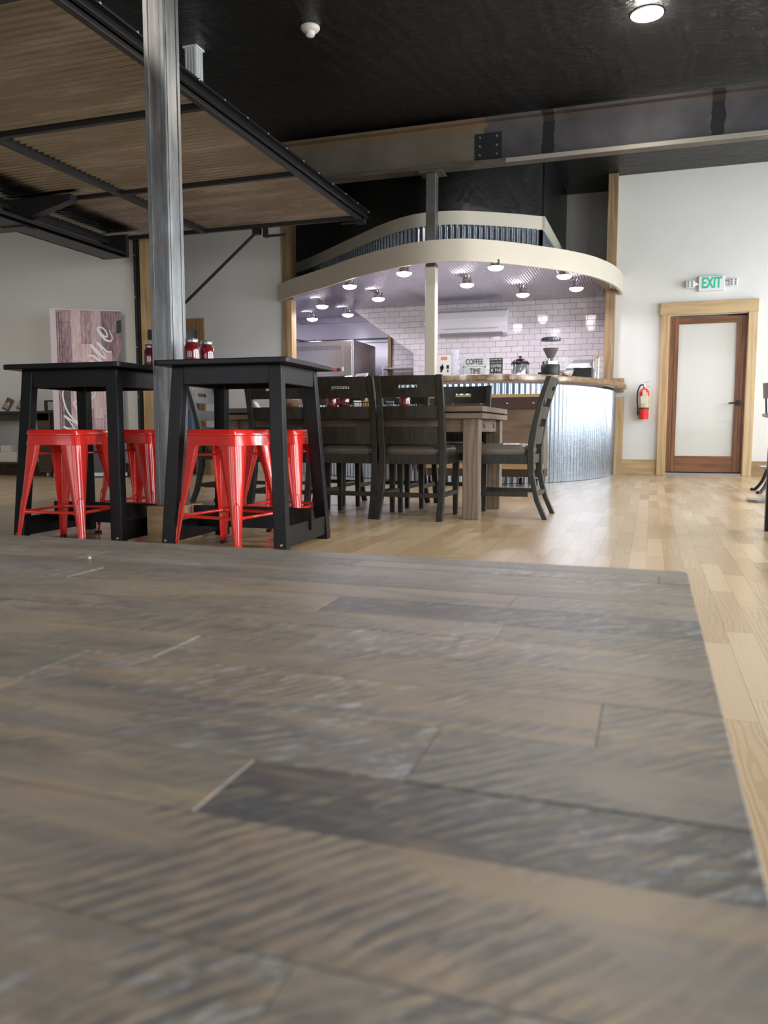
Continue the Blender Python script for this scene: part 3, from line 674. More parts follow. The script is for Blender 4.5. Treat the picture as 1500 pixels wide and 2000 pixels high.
m.hexa([(-6.55, 6.60, 2.59), (-5.95, 6.60, 2.59), (-5.95, 6.60, 2.61), (-6.55, 6.60, 2.61)], [(-6.55, 6.76, 2.59), (-5.95, 6.76, 2.59), (-5.95, 6.76, 2.61), (-6.55, 6.76, 2.61)])
m.build('gusset', W_['blackmetal'], lb)

# ------------------------------------------------------------------ foreground table
ft = thing('plank_table', 'low dark saw-marked plank table filling the foreground', 'table', (0, 0, 0))
rows = [.874, .834, .797, .742, .700, .645, .587, .541, .487, .430, .368, .306, .255, .187, .128, .065, .005, -.06, -.12, -.18]
X0, X1 = -1.30, .040
joint_sets = {0: [-.721], 1: [-.303, .012], 2: [-.62], 3: [-.318, .2], 4: [-.108, -.55], 5: [-.255], 6: [-.10, -.43], 7: [-.52, -.22], 8: [-.30, -.70], 9: [-.35, -.02], 10: [-.093, -.346], 11: [-.162, -.47], 12: [-.26, -.6], 13: [-.088, -.36], 14: [-.2, -.01]}
rg = random.Random(11); V = []; F = []; attr = []
bm = bmesh.new(); lay = bm.loops.layers.float_color.new('stain')
def plank(x0, x1, y0, y1, zt, st, corner=0):
    zb = .392; g = .0001; x0 += g; x1 -= g; y0 += g; y1 -= g; c = .0005
    ring = []
    def cr(dx, dz):
        r = [(x0 + dx, y0 + dx, zt - dz), (x1 - dx, y0 + dx, zt - dz)]
        if corner:
            for k in range(5):
                a = k / 4 * pi / 2; rr = .010; r.append((x1 - rr + (rr - dx) * cos(a), y1 - rr + (rr - dx) * sin(a), zt - dz))
        else: r.append((x1 - dx, y1 - dx, zt - dz))
        r.append((x0 + dx, y1 - dx, zt - dz)); return [bm.verts.new(p) for p in r]
    rings = [cr(c, 0), cr(c * .3, c * .3), cr(0, c * 1.1), cr(0, zt - zb)]
    fs = [bm.faces.new(rings[0])]
    for a, b in zip(rings, rings[1:]):
        for k in range(len(a)): fs.append(bm.faces.new((a[k], b[k], b[(k + 1) % len(a)], a[(k + 1) % len(a)])))
    fs.append(bm.faces.new(rings[-1][::-1]))
    for f in fs:
        for l in f.loops: l[lay] = (*st, 1)
for i in range(len(rows) - 1):
    js = joint_sets.get(i, [rg.uniform(-.4, -.05)]); xs = sorted([j for j in js if j < X1 - .01])
    cur = xs[0] if xs else -.4; left = []
    while cur > X0 + .12:
        cur -= rg.uniform(.25, .45)
        if cur > X0 + .05: left.append(cur)
    xs = [X0] + left[::-1] + xs + [X1]
    for k in range(len(xs) - 1):
        tone = rg.uniform(.25, .8)
        warm = rg.random()
        if i == 11 and abs(xs[k] + .162) < .01: tone, warm = -.35, 0.
        if i == 5 and abs(xs[k] + .255) < .01: tone, warm = -.3, .1
        if i == 0 and abs(xs[k + 1] + .721) < .01: tone = .1
        if i == 13 and abs(xs[k] + .088) < .01: tone = .9
        if i == 10 and abs(xs[k] + .093) < .01: tone, warm = .45, .05
        plank(xs[k], xs[k + 1], rows[i + 1], rows[i], .43 + rg.uniform(-.0003, .0003), (tone, warm, rg.random()), corner=(i == 0 and k == len(xs) - 2))
for v in bm.verts:       # the far edge of this hand-made top runs very slightly out of square
    v.co.y += (.04 - v.co.x) * .017 * max(0, v.co.y / .874) ** 3
bmesh.ops.recalc_face_normals(bm, faces=bm.faces); me = bpy.data.meshes.new('tabletop'); bm.to_mesh(me); bm.free(); me.materials.append(W_['plank'])
o = bpy.data.objects.new('tabletop', me); COL.objects.link(o); o.parent = ft
MB().box(X0 + .08, X1 - .08, -.10, .79, .33, .392).build('apron', W_['chair'], ft, .003)
for x in (X0 + .06, X1 - .12):
    for y in (-.12, .74): MB().box(x, x + .06, y, y + .06, 0, .392).build('leg', W_['chair'], ft, .003)
# crumb on the table
tag(MB().lathe([(0, .0), (.0016, .0005), (.0018, .0015), (.001, .0026), (0, .003)], -.60, .745, .4305, 8).build('crumb', W_['paper']), 'tiny white crumb on the far left of the plank table', 'crumb')

# ------------------------------------------------------------------ black counter-height tables
def black_table():
    t = thing('pub_table', 'black counter-height table nearest the steel column', 'table')
    top = [(x, y) for cx, cy, a0 in ((.325, -.285, -90), (.325, .285, 0), (-.325, .285, 90), (-.325, -.285, 180)) for x, y in [(cx + .025 * cos(R(a0 + q * 22.5)), cy + .025 * sin(R(a0 + q * 22.5))) for q in range(5)]]
    MB().prism(top, .889, .915, smooth=False).build('tabletop', W_['black'], t, .004)
    for sx in (-1, 1):
        for sy in (-1, 1):
            def q(X, Y, z, a=.066, b=.05): return [(sx * X, sy * Y, z), (sx * (X - a), sy * Y, z), (sx * (X - a), sy * (Y - b), z), (sx * X, sy * (Y - b), z)]
            MB().hexa(q(.335, .300, 0), q(.288, .235, .889)).build('leg', W_['black'], t, .004)
            MB().lathe([(0, .006), (.006, .006), (.008, .003), (.008, 0)], sx * .308, sy * .297 - (.0 if sy < 0 else 0) , .04, 12, 'y').build('bolt', W_['copper'], t) if sy < 0 else None
    m = MB().box(-.25, .25, -.232, -.210, .80, .889).box(-.25, .25, .210, .232, .80, .889).box(-.285, -.263, -.20, .20, .80, .889).box(.263, .285, -.20, .20, .80, .889)
    m.build('apron', W_['black'], t, .003)
    for sx in (-1, 1): MB().box(sx * .312 - .011, sx * .312 + .011, -.265, .265, .025, .125).build('side_rail', W_['black'], t, .003)
    MB().box(-.335, .335, .02, .044, .075, .185).build('stretcher', W_['black'], t, .003)
    return t
TB1 = black_table(); TB1.location = (-1.95, 3.665, 0); TB1.rotation_euler = (0, 0, R(2))
TB1['label'] = 'black counter-height table right of the steel column, over two red stools'; TB1['group'] = 'black counter-height tables'
dup(TB1, (-2.835, 3.64, 0), R(1), 'leftmost black counter-height table in front of the pink banner', 'black counter-height tables')

# ------------------------------------------------------------------ red metal stools
def stool():
    t = thing('metal_stool', 'x', 'stool'); hw = .145; ZT = .583
    def rr(h, r=.03, n=4):
        return [(cx * (h - r) + r * cos(R(a0 + q * 90 / n)), cy * (h - r) + r * sin(R(a0 + q * 90 / n))) for cx, cy, a0 in ((1, -1, -90), (1, 1, 0), (-1, 1, 90), (-1, -1, 180)) for q in range(n + 1)]
    prof = [(.0, ZT - .012, .001), (.09, ZT - .010, .02), (.125, ZT - .003, .03), (.138, ZT, .032), (.146, ZT - .006, .034), (.148, ZT - .026, .034), (.143, ZT - .030, .032), (.150, ZT - .075, .03), (.147, ZT - .075, .03), (.140, ZT - .03, .03), (.14, ZT - .018, .03), (0, ZT - .018, .001)]
    V = []; F = []; N = 20
    for h, z, r in prof: V += [(x, y, z) for x, y in rr(max(h, .002), min(r, max(h, .002)))]
    for i in range(len(prof) - 1):
        for k in range(N): a = i * N + k; b = i * N + (k + 1) % N; F.append((a, b, b + N, a + N))
    o = MB().add(V, F, True).build('seat', W_['red'], t); smooth_edges(o, 50)
    for sx in (-1, 1):
        for sy in (-1, 1):
            V = []; F = []; K = 11; levels = [(.0, .021), (.05, .026), (.10, .031), (.15, .036), (.21, .042), (.27, .052), (.33, .062), (.38, .071), (.42, .079), (.46, .086), (.505, .092), (.512, .105)]
            for z, wd in levels:
                f = 1 - z / .53; c = .147 + .045 * f; r = .020 + .016 * min(1, z / .4)
                pts = [(c - wd, c), (c - wd * .7, c), (c - r, c)] + [(c - r + r * sin(R(a)), c - r + r * cos(R(a))) for a in (18, 36, 54, 72)] + [(c, c - r), (c, c - wd * .7), (c, c - wd)]
                pts = pts[:2] + [pts[2]] + pts[3:7] + pts[7:]
                K = len(pts); V += [(sx * x, sy * y, z) for x, y in pts]
            for i in range(len(levels) - 1):
                for k in range(K - 1): a = i * K + k; F.append((a, a + 1, a + 1 + K, a + K))
            o = MB().add(V, F, True).build('leg', W_['red'], t); md = o.modifiers.new('thickness', 'SOLIDIFY'); md.thickness = .0022; md.offset = -1
            # pressed rib on the leg's corner
            pts = []
            def cpt(z, du, out=.0012):
                f = 1 - z / .53; c = .147 + .045 * f - .293 * (.020 + .016 * min(1, z / .4)); return (sx * (c + (du - 0) + out), sy * (c - du + out), z)
            loop = [cpt(z, -.009) for z in (.06, .12, .18, .235)] + [cpt(.25, 0)] + [cpt(z, .009) for z in (.235, .18, .12, .06)] + [cpt(.05, 0)] + [cpt(.06, -.009)]
            MB().tube(loop, .0018, 5).build('pressed_rib', W_['red'], o)
            f = .192; MB().box(sx * f - .013 - sx * .011, sx * f + .013 - sx * .011, sy * f - .013 - sy * .011, sy * f + .013 - sy * .011, 0, .014).build('foot_cap', W_['rubber'], o)
    e = .147 + .045 * (1 - .175 / .53) - .012
    for a, b in (((-e, -e), (e, -e)), ((e, -e), (e, e)), ((e, e), (-e, e)), ((-e, e), (-e, -e))):
        ax, ay = a; bx, by = b; m_ = MB(); P = [Vector((ax, ay, .175)).lerp(Vector((bx, by, .175)), q) for q in (.06, .16, .84, .94)]
        m_.tube(P, .008, 8, rs=[.013, .0075, .0075, .013]).build('footrest_bar', W_['red'], t)
    e = .138
    for a, b in (((-e, -e), (e, e)), ((e, -e), (-e, e))):
        MB().tube([(a[0], a[1], .465), (b[0], b[1], .465)], .006, 8).build('cross_brace', W_['red'], t)
    return t
st0 = stool(); st0.location = (-1.92, 3.41, 0); st0.rotation_euler = (0, 0, R(-8)); st0['group'] = 'red metal stools'
st0['label'] = 'red metal stool at the front of the right black table'
dup(st0, (-1.885, 3.93, 0), R(-1), 'red metal stool at the back of the right black table')
dup(st0, (-2.815, 3.37, 0), R(5), 'red metal stool at the front of the left black table')
dup(st0, (-2.77, 3.93, 0), R(0), 'red metal stool behind the left black table, beside the steel column')

# ------------------------------------------------------------------ jars
def jar():
    t = thing('mason_jar', 'x', 'jar')
    MB().lathe([(0, .001), (.033, 0), (.038, .004), (.0405, .016), (.041, .045), (.040, .070), (.036, .086), (.030, .096), (.0285, .102), (.0285, .108)], seg=24).build('glass_body', W_['redglass'], t)
    MB().lathe([(.0305, .101), (.0315, .104), (.0315, .119), (.029, .122), (0, .122)], seg=24).build('lid', W_['steelgrey'], t)
    m = MB()
    for k in range(5): m.tube([(.0412 * cos(a), .0412 * sin(a), .030 + k * .009) for a in [R(-100 + q * 10) for q in range(6)]], .0007, 5)
    m.build('raised_letters', W_['redglass'], t); return t
j0 = jar(); j0.location = (-2.205, 3.565, .915); j0['label'] = 'red mason jar on the right black table, the nearer of its two'; j0['group'] = 'red mason jars'
dup(j0, (-2.19, 3.68, .915), 1.1, 'red mason jar behind its twin on the right black table')
dup(j0, (-2.565, 3.74, .915), 2.1, 'red mason jar on the left black table, half hidden by the column')

# ------------------------------------------------------------------ dining table
dt = thing('dining_table', 'long grey-brown wooden dining table with doubled top boards', 'table', (0, 0, 0))
DX0, DX1, DY0, DY1 = -2.92, -1.02, 5.06, 5.98
MB().box(DX0, DX1, DY0, DY1, .700, .735).build('upper_top', W_['tablewood'], dt, .003)
MB().box(DX0, DX1, DY0, DY1, .655, .690).build('lower_top', W_['tablewood'], dt, .003)
MB().box(DX0 + .02, DX1 - .02, DY0 + .02, DY1 - .02, .69, .70).build('shadow_gap', W_['gap'], dt)
MB().box(DX0 + .08, DX1 - .08, DY0 + .055, DY0 + .08, .57, .655).box(DX0 + .08, DX1 - .08, DY1 - .08, DY1 - .055, .57, .655).box(DX1 - .085, DX1 - .06, DY0 + .08, DY1 - .08, .57, .655).box(DX0 + .06, DX0 + .085, DY0 + .08, DY1 - .08, .57, .655).build('apron', W_['tablewood'], dt, .002)
for x in (DX0 + .03, DX1 - .135):
    for y in (DY0 + .03, DY1 - .125): MB().box(x, x + .105, y, y + .095, 0, .655).build('leg', W_['tablewoodz'], dt, .004)
m = MB()
for y in (5.35, 5.70): m.tube(catmull([(DX1 - .056, y, .63), (DX1 - .048, y, .61), (DX1 - .048, y + .01, .60), (DX1 - .056, y + .02, .605)], 4), .003, 6)
m.build('hook', W_['blackmetal'], dt)

# ------------------------------------------------------------------ dining chairs
def chair():
    t = thing('dining_chair', 'x', 'chair'); wd = .225
    backp = [(0, -.315), (.12, -.262), (.30, -.218), (.46, -.215), (.60, -.235), (.78, -.275), (.93, -.325)]
    def yb(z):
        for (z0, a), (z1, b) in zip(backp, backp[1:]):
            if z0 <= z <= z1: return a + (b - a) * (z - z0) / (z1 - z0)
        return backp[-1][1]
    zs = [0, .06, .12, .2, .3, .38, .46, .55, .65, .75, .85, .928]
    for sx in (-1, 1):
        V = []; F = []
        for z in zs:
            y = yb(z); tk_ = .021 if .25 < z < .6 else .017; a = wd if z > .3 else wd + .007 * ((.3 - z) / .3) ** 2; x0, x1 = sx * (a - .042), sx * a
            V += [(x0, y - tk_, z), (x1, y - tk_, z), (x1, y + tk_, z), (x0, y + tk_, z)]
        for i in range(len(zs) - 1):
            a = 4 * i
            for k in range(4): F.append((a + k, a + (k + 1) % 4, a + 4 + (k + 1) % 4, a + 4 + k))
        n = 4 * (len(zs) - 1); F += [(3, 2, 1, 0), (n, n + 1, n + 2, n + 3)]
        MB().add(V, F).build('leg', W_['chair'], t, .004)
        MB().hexa([(sx * .185, .155, 0), (sx * .215, .155, 0), (sx * .215, .185, 0), (sx * .185, .185, 0)], [(sx * .18, .15, .42), (sx * .222, .15, .42), (sx * .222, .192, .42), (sx * .18, .192, .42)]).build('leg', W_['chair'], t, .003)
        MB().box(sx * .205 - .010, sx * .205 + .010, -.20, .16, .145, .175).build('stretcher', W_['chair'], t, .002)
        MB().box(sx * .210 - .011, sx * .210 + .011, -.195, .155, .36, .42).build('seat_frame', W_['chair'], t, .002)
    MB().box(-.19, .19, yb(.16) - .01, yb(.16) + .01, .145, .175).build('stretcher', W_['chair'], t, .002)
    MB().box(-.195, .195, .165, .187, .36, .42).build('seat_frame', W_['chair'], t, .002)
    MB().box(-.19, .19, -.222, -.200, .36, .42).build('seat_frame', W_['chair'], t, .002)
    def slat(z0, z1, nm, slot=False):
        m = MB(); xs = [-.186 + .372 * k / 12 for k in range(13)]
        cells = [(z0, z1)] if not slot else [(z0, z0 + .052), (z0 + .052, z0 + .078), (z0 + .078, z1)]
        for ci, (a, b) in enumerate(cells):
            for k in range(12):
                if slot and ci == 1 and 4 <= k <= 7: continue
                def P(x, z, d): bow = .022 * (1 - (x / .186) ** 2); return (x, yb(z) - bow + d, z)
                x0, x1 = xs[k], xs[k + 1]
                m.hexa([P(x0, a, -.009), P(x1, a, -.009), P(x1, a, .009), P(x0, a, .009)], [P(x0, b, -.009), P(x1, b, -.009), P(x1, b, .009), P(x0, b, .009)])
        o = m.build(nm, W_['chair'], t); bmx = bmesh.new(); bmx.from_mesh(o.data); bmesh.ops.remove_doubles(bmx, verts=bmx.verts, dist=1e-5); bmx.to_mesh(o.data); bmx.free()
        return o
    slat(.79, .925, 'crest_rail', True); slat(.655, .735, 'back_slat'); slat(.49, .605, 'back_slat')
    # cushion: rounded, domed
    V = []; F = []; n = 14
    lev = [(.0, .415, 1.), (.0, .43, 1.02), (.0, .455, 1.03), (.0, .475, .99), (.0, .487, .86), (.0, .492, .6), (.0, .494, .25)]
    ring = []
    for k in range(40):
        a = 2 * pi * k / 40; e = .32; x = .208 * math.copysign(abs(cos(a)) ** e, cos(a)); y = .195 * math.copysign(abs(sin(a)) ** e, sin(a)); ring.append((x, y - .008))
    for _, z, s_ in lev: V += [(x * s_, y * s_, z) for x, y in ring]
    for i in range(len(lev) - 1):
        for k in range(40): a = i * 40 + k; b = i * 40 + (k + 1) % 40; F.append((a, b, b + 40, a + 40))
    F += [tuple(range(40))[::-1], tuple(6 * 40 + k for k in range(40))]
    MB().add(V, F, True).build('seat_cushion', W_['cushion'], t)
    return t
ch = chair(); G = 'charcoal dining chairs around the long table'
ch.location = (-1.475, 5.235, 0); ch['group'] = G; ch['label'] = 'charcoal ladder-back chair on the near side, closest to the table\'s right end'
for loc, rz, lb in (((-1.94, 5.25, 0), 0, 'charcoal ladder-back chair on the near side, middle of three'),
                    ((-2.42, 5.22, 0), R(3), 'charcoal ladder-back chair on the near side, seen through the black table'),
                    ((-.955, 5.46, 0), R(90), 'charcoal ladder-back chair in profile at the table\'s right end'),
                    ((-3.06, 5.60, 0), R(-87), 'charcoal ladder-back chair at the table\'s left end, behind the red stool'),
                    ((-1.41, 5.90, 0), R(180), 'charcoal ladder-back chair on the far side, nearest the rolling wooden cart'),
                    ((-1.92, 5.92, 0), R(178), 'charcoal ladder-back chair on the far side, middle of three'),
                    ((-2.45, 5.92, 0), R(181), 'charcoal ladder-back chair on the far side, at its left')):
    dup(ch, loc, rz, lb)
# table settings
dup(j0, (-2.235, 5.50, .735), .4, 'red mason jar on the dining table, the left one seen through chair slats')
dup(j0, (-2.16, 5.56, .735), 2.4, 'red mason jar close behind the left jar on the dining table')
dup(j0, (-1.68, 5.52, .735), 1.4, 'red mason jar on the dining table, seen through the right chair back')
def caddy(loc, lb):
    t = thing('wire_caddy', lb, 'caddy', loc, 0, 'black wire caddies on the dining table'); m = MB()
    for z in (.003, .045): m.tube([(-.11, -.06, z), (.11, -.06, z), (.11, .06, z), (-.11, .06, z), (-.11, -.06, z)], .003, 6)
    for k in range(12): x = -.11 + .02 * k; m.tube([(x, -.06, .003), (x + .01, -.06, .045)], .002, 5); m.tube([(x, .06, .003), (x + .01, .06, .045)], .002, 5)
    m.build('wire_rack', W_['blackmetal'], t); return t
caddy((-2.0, 5.52, .735), 'black wire caddy beside the left red jars on the dining table')
caddy((-1.86, 5.68, .735), 'black wire caddy between the red jars on the dining table')
def packet(x, y, m_, lb, rz):
    tag(MB().box(-.03, .03, -.02, .02, 0, .055, Matrix.Rotation(rz, 4, 'Z')).build('condiment_packet', m_, bevel=.004), lb, 'packet', 'condiment packets').location = (x, y, .74)
packet(-1.97, 5.53, plain('amber_packet', (.55, .33, .06), .5), 'amber packet standing in the left wire caddy', .2)
packet(-2.04, 5.51, W_['paper'], 'folded white packet standing in the left wire caddy', .6)
packet(-1.84, 5.67, W_['steelgrey'], 'grey packet standing in the wire caddy between the jars', .3)
tag(MB().lathe([(0, 0), (.012, 0), (.05, .02), (.075, .05), (.078, .075), (.06, .07), (.03, .055), (0, .05)], seg=14).build('woven_basket', plain('brown_wicker', (.25, .16, .10), .7, nz=.7, nscale=60, bump=.8)), 'small brown woven basket on the left half of the dining table', 'basket').location = (-2.62, 5.62, .735)
tag(MB().prism([(-.05, 0), (.06, 0), (.02, .055), (-.03, .065)], -.03, .03, 'y').build('folded_napkin', plain('lilac_white_napkin', (.62, .60, .70), .7), bevel=.006), 'lilac-white folded napkin at the left end of the dining table', 'napkin').location = (-2.80, 5.35, .735)

# ------------------------------------------------------------------ rolling wooden cart before the counter
ca = thing('serving_cart', 'rolling wooden cart with casters parked against the counter', 'cart', (0, 0, 0))
MB().box(-2.36, -1.04, 8.32, 8.60, .18, .80).build('body_panel', W_['cart'], ca, .004)
MB().box(-2.37, -1.03, 8.305, 8.605, .80, .92).build('upper_rail', W_['cartdark'], ca, .004)
MB().box(-2.37, -1.03, 8.305, 8.605, .10, .18).build('lower_rail', W_['cartdark'], ca, .004)
MB().box(-2.36, -1.04, 8.30, 8.32, .18, .235).build('pale_strip', W_['oakx'], ca, .002)
MB().box(-2.39, -1.01, 8.29, 8.61, .92, .955).build('top_board', W_['oakx'], ca, .003)
m = MB()
for x in (-1.15, -1.42, -1.7, -2.0, -2.25): m.lathe([(0, .004), (.009, .003), (.010, 0)], x, 8.305, .86, 10, 'y')
m.build('screw', W_['chrome'], ca)
for x, y in ((-1.12, 8.40), (-1.30, 8.52), (-2.15, 8.40), (-2.30, 8.52)):
    c = MB().lathe([(0, -.012), (.035, -.012), (.042, -.006), (.042, .006), (.035, .012), (0, .012)], x, y, .042, 18, 'x').build('caster', W_['rubber'], ca)
    MB().box(x - .022, x - .016, y - .02, y + .02, .03, .10).box(x + .016, x + .022, y - .02, y + .02, .03, .10).build('fork', W_['chrome'], c)

# ------------------------------------------------------------------ things on the counter
Zc = 1.18
def on(name, label, cat, x, y, rz=0, grp=None, z=Zc): return thing(name, label, cat, (x, y, z), rz, grp)
t = on('coffee_grinder', 'black coffee grinder with clear hopper of dark beans on the bar', 'coffee grinder', -1.10, 9.25)
MB().lathe([(0, 0), (.10, 0), (.105, .01), (.105, .13), (.10, .14), (0, .14)], seg=28).build('body', W_['blackmetal'], t)
MB().lathe([(.095, .14), (.095, .175), (.04, .18), (.03, .20), (0, .20)], seg=24).build('collar', W_['chrome'], t)
MB().lathe([(.035, .20), (.055, .24), (.098, .33), (.108, .40), (.105, .41)], seg=28).build('hopper', W_['clear'], t)
MB().lathe([(0, .205), (.032, .21), (.052, .245), (.088, .32), (0, .325)], seg=24).build('coffee_beans', plain('roasted_beans', (.035, .015, .010), .5, nz=.5, nscale=90, bump=.9), t)
MB().lathe([(.11, .405), (.112, .43), (.09, .44), (0, .445)], seg=28).build('hopper_lid', plain('smoked_lid', (.03, .03, .06), .15, coat=.6), t)
MB().box(-.135, -.10, -.02, .02, .03, .055).build('knob', W_['blackmetal'], t)
t = on('espresso_machine', 'low black and steel espresso machine next to the brown post', 'coffee machine', -.80, 9.90)
MB().hexa([(-.18, -.15, 0), (.12, -.15, 0), (.12, .2, 0), (-.18, .2, 0)], [(-.18, -.15, .13), (.12, -.15, .13), (.12, .2, .13), (-.18, .2, .13)]).build('body', W_['blackmetal'], t, .008)
MB().hexa([(-.18, -.17, .13), (.12, -.17, .13), (.12, .2, .13), (-.18, .2, .13)], [(-.15, -.10, .19), (.10, -.10, .19), (.12, .2, .26), (-.12, .2, .26)]).build('sloped_top', W_['ss'], t, .006)
MB().box(-.10, -.02, -.176, -.165, .135, .165).build('badge', W_['white'], t)
MB().hexa([(.12, -.12, 0), (.135, -.12, 0), (.135, .2, 0), (.12, .2, 0)], [(.12, .0, .22), (.135, .0, .22), (.135, .2, .26), (.12, .2, .26)]).build('side_panel', W_['ss'], t)
t = on('glass_canister', 'round glass canister with dark pointed lid on the bar', 'canister', -1.44, 9.25)
MB().lathe([(0, 0), (.098, 0), (.10, .01), (.10, .15), (.096, .155)], seg=28).build('glass_body', plain('mirrored_glass', (.55, .60, .66), .12, .75), t)
MB().lathe([(.106, .15), (.106, .165), (.075, .195), (.03, .215), (0, .22)], seg=28).build('lid', W_['bronze'], t)
MB().lathe([(.008, .215), (.008, .23), (.02, .235), (.02, .245), (0, .248)], seg=14).build('knob', W_['bronze'], t)
t = on('glass_globe', 'clear round glass globe with white contents behind the grinder', 'jar', -.985, 9.56)
MB().lathe([(0, 0), (.06, .0), (.10, .04), (.12, .10), (.115, .17), (.09, .22), (.05, .25)], seg=28).build('globe', W_['clear'], t)
MB().lathe([(0, .005), (.055, .005), (.098, .045), (.115, .09), (0, .095)], seg=24).build('white_contents', plain('lilac_white_filters', (.60, .54, .56), .7, nz=.15, nscale=40), t)
t = on('portafilter_stand', 'upright wooden-handled tool on steel stand beside the brown post', 'kitchen tool', -.665, 10.35)
MB().tube([(-.02, 0, 0), (-.02, 0, .10), (-.02, 0, .13)], .010, 10).tube([(.02, .01, 0), (.02, .01, .30)], .008, 8).build('stand', W_['chrome'], t)
MB().tube([(-.02, 0, .12), (-.02, 0, .20), (-.018, 0, .29)], .02, 12, rs=[.016, .022, .018]).build('handle', wood('pale_handle_wood', (.35, .25, .16), (.55, .43, .3), 'Z', .5, knots=False), t)
MB().tube([(-.02, 0, .295), (0, 0, .32), (.02, .01, .30)], .014, 8).build('clasp', plain('brass_clasp', (.4, .27, .12), .4, .7), t)
t = on('letter_board', 'pale grey letter board with black words, left of the black sign', 'sign', -1.95, 9.15)
MB().box(-.125, .125, 0, .02, .03, .125).box(-.125, .125, 0, .02, .13, .245).build('board', plain('pale_grey_board', (.56, .60, .60), .5), t, .004)
text_mesh('COFFEE', .088, 'letters', W_['ink'], t, Matrix.Translation((0, -.002, .185)) @ FACE, .0015, sx=.66)
text_mesh('TIME', .088, 'letters', W_['ink'], t, Matrix.Translation((.01, -.002, .078)) @ FACE, .0015, sx=.66)
MB().box(-.003, .003, .0, .02, -.0, .03).box(-.13, -.12, -.004, .022, .12, .135).box(.12, .13, -.004, .022, .12, .135).build('clip', W_['blackmetal'], t)
MB().box(-.08, .08, -.03, .05, 0, .008).build('base', W_['clear'], t)
t = on('coffee_sign', 'small black sign with pale block letters on the bar', 'sign', -1.70, 9.15)
MB().box(-.072, .072, 0, .035, 0, .225).build('board', plain('black_green_board', (.018, .03, .028), .5), t, .002)
for i, (s_, sz, c_) in enumerate((('NO MATTER', .026, 'white'), ('THE QUESTION', .021, 'green'), ('COFFEE', .046, 'white'), ('IS THE', .046, 'white'), ('ANSWER', .046, 'white'))):
    mt_ = W_['white'] if c_ == 'white' else plain('pale_green_print', (.45, .62, .40), .5)
    text_mesh(s_, sz, 'letters', mt_, t, Matrix.Translation((.002, -.0015, (.205, .172, .132, .084, .036)[i])) @ FACE, .001, sx=(.85, .85, .78, .95, .75)[i])
t = on('poster_stand', 'white notice with red heading and black pictures beside the column', 'notice', -2.25, 8.95, 0)
MB().box(-.075, .07, .0, .006, 0.006, .255).build('sheet', W_['paper'], t)
m = MB().box(-.045, .03, -.001, .0, .20, .235); m.build('heading', plain('faded_red_print', (.70, .25, .25), .6), t)
m = MB().box(-.05, -.03, -.001, 0, .06, .10).box(-.055, -.01, -.001, 0, .10, .13).box(.02, .05, -.001, 0, .10, .14).box(.03, .045, -.001, 0, .06, .09).box(-.035, -.02, -.001, 0, .08, .15).build('pictures', W_['ink'], t)
MB().box(-.06, .055, -.02, .04, 0, .006).build('foot', W_['bronze'], t)
t = on('cup_stack', 'tall leaning stack of clear plastic cups on the bar', 'cups', -2.185, 9.08)
m = MB()
for k in range(10): m.lathe([(.030 + .0006 * k, .03 * k), (.047, .03 * k + .058), (.050, .03 * k + .060)], .004 * k * .8, 0, 0, 18)
m.build('cups', W_['cups'], t)
t = on('cup_stack', 'short leaning second stack of clear cups right of the tall one', 'cups', -2.115, 9.22)
m = MB()
for k in range(7): m.lathe([(.030, .03 * k), (.044, .03 * k + .055), (.047, .057 + .03 * k)], .006 * k, 0, 0, 18)
m.build('cups', W_['cups'], t)
for x, y, lb in ((-1.88, 9.0, 'small white bowl on the bar in front of the letter board'), (-1.80, 9.05, 'second small white bowl on the bar, right of the first')):
    tag(MB().lathe([(0, .003), (.02, 0), (.04, .02), (.045, .035), (.042, .035), (.036, .02), (0, .008)], seg=20).build('small_bowl', W_['whiteplastic']), lb, 'bowl').location = (x, y, Zc)
tag(MB().lathe([(0, .003), (.05, 0), (.06, .015), (.06, .03), (.05, .035), (0, .036)], seg=20).build('steel_dish', W_['chrome']), 'small chrome dish between the grinder and the espresso machine', 'dish').location = (-.915, 9.0, Zc)
# left, lower counter: papers, brochure rack, card terminal
zl = 1.158
t = on('menu_card_stand', 'white tent card with grey print on the lower counter', 'sign', -3.48, 9.42, R(-35), z=zl)
MB().hexa([(-.14, 0, 0), (.14, 0, 0), (.14, .012, 0), (-.14, .012, 0)], [(-.10, .05, .13), (.15, .05, .13), (.15, .062, .13), (-.10, .062, .13)]).build('card', W_['paper'], t)
m = MB()
for k in range(5): m.hexa([(-.07 + k * .035, .014, .05), (-.045 + k * .035, .014, .05), (-.045 + k * .035, .02, .05), (-.07 + k * .035, .02, .05)], [(-.06 + k * .035, .034, .10), (-.035 + k * .035, .034, .10), (-.035 + k * .035, .04, .10), (-.06 + k * .035, .04, .10)])
m.build('print', plain('grey_print', (.25, .22, .20), .6), t)
t = on('card_terminal', 'small white payment terminal with grey screen on the lower counter', 'terminal', -3.75, 9.65, R(-35), z=zl)
MB().hexa([(-.09, 0, 0), (.09, 0, 0), (.09, .1, 0), (-.09, .1, 0)], [(-.07, .04, .11), (.07, .04, .11), (.07, .08, .13), (-.07, .08, .13)]).build('case', W_['whiteplastic'], t, .005)
MB().hexa([(-.05, .012, .045), (.05, .012, .045), (.05, .02, .045), (-.05, .02, .045)], [(-.05, .03, .09), (.05, .03, .09), (.05, .04, .09), (-.05, .04, .09)]).build('screen', plain('grey_blue_screen', (.12, .13, .18), .2), t)
t = on('paper_stack', 'loose stack of white papers on the lower counter', 'papers', -3.16, 9.28, R(-35), z=zl)
for k in range(4): MB().box(-.15, .13, -.10, .10, .004 * k, .004 * k + .003, Matrix.Rotation(.18 * k - .2, 4, 'Z') @ Matrix.Translation((.01 * k, 0, 0))).build('sheet', W_['paper'], t)

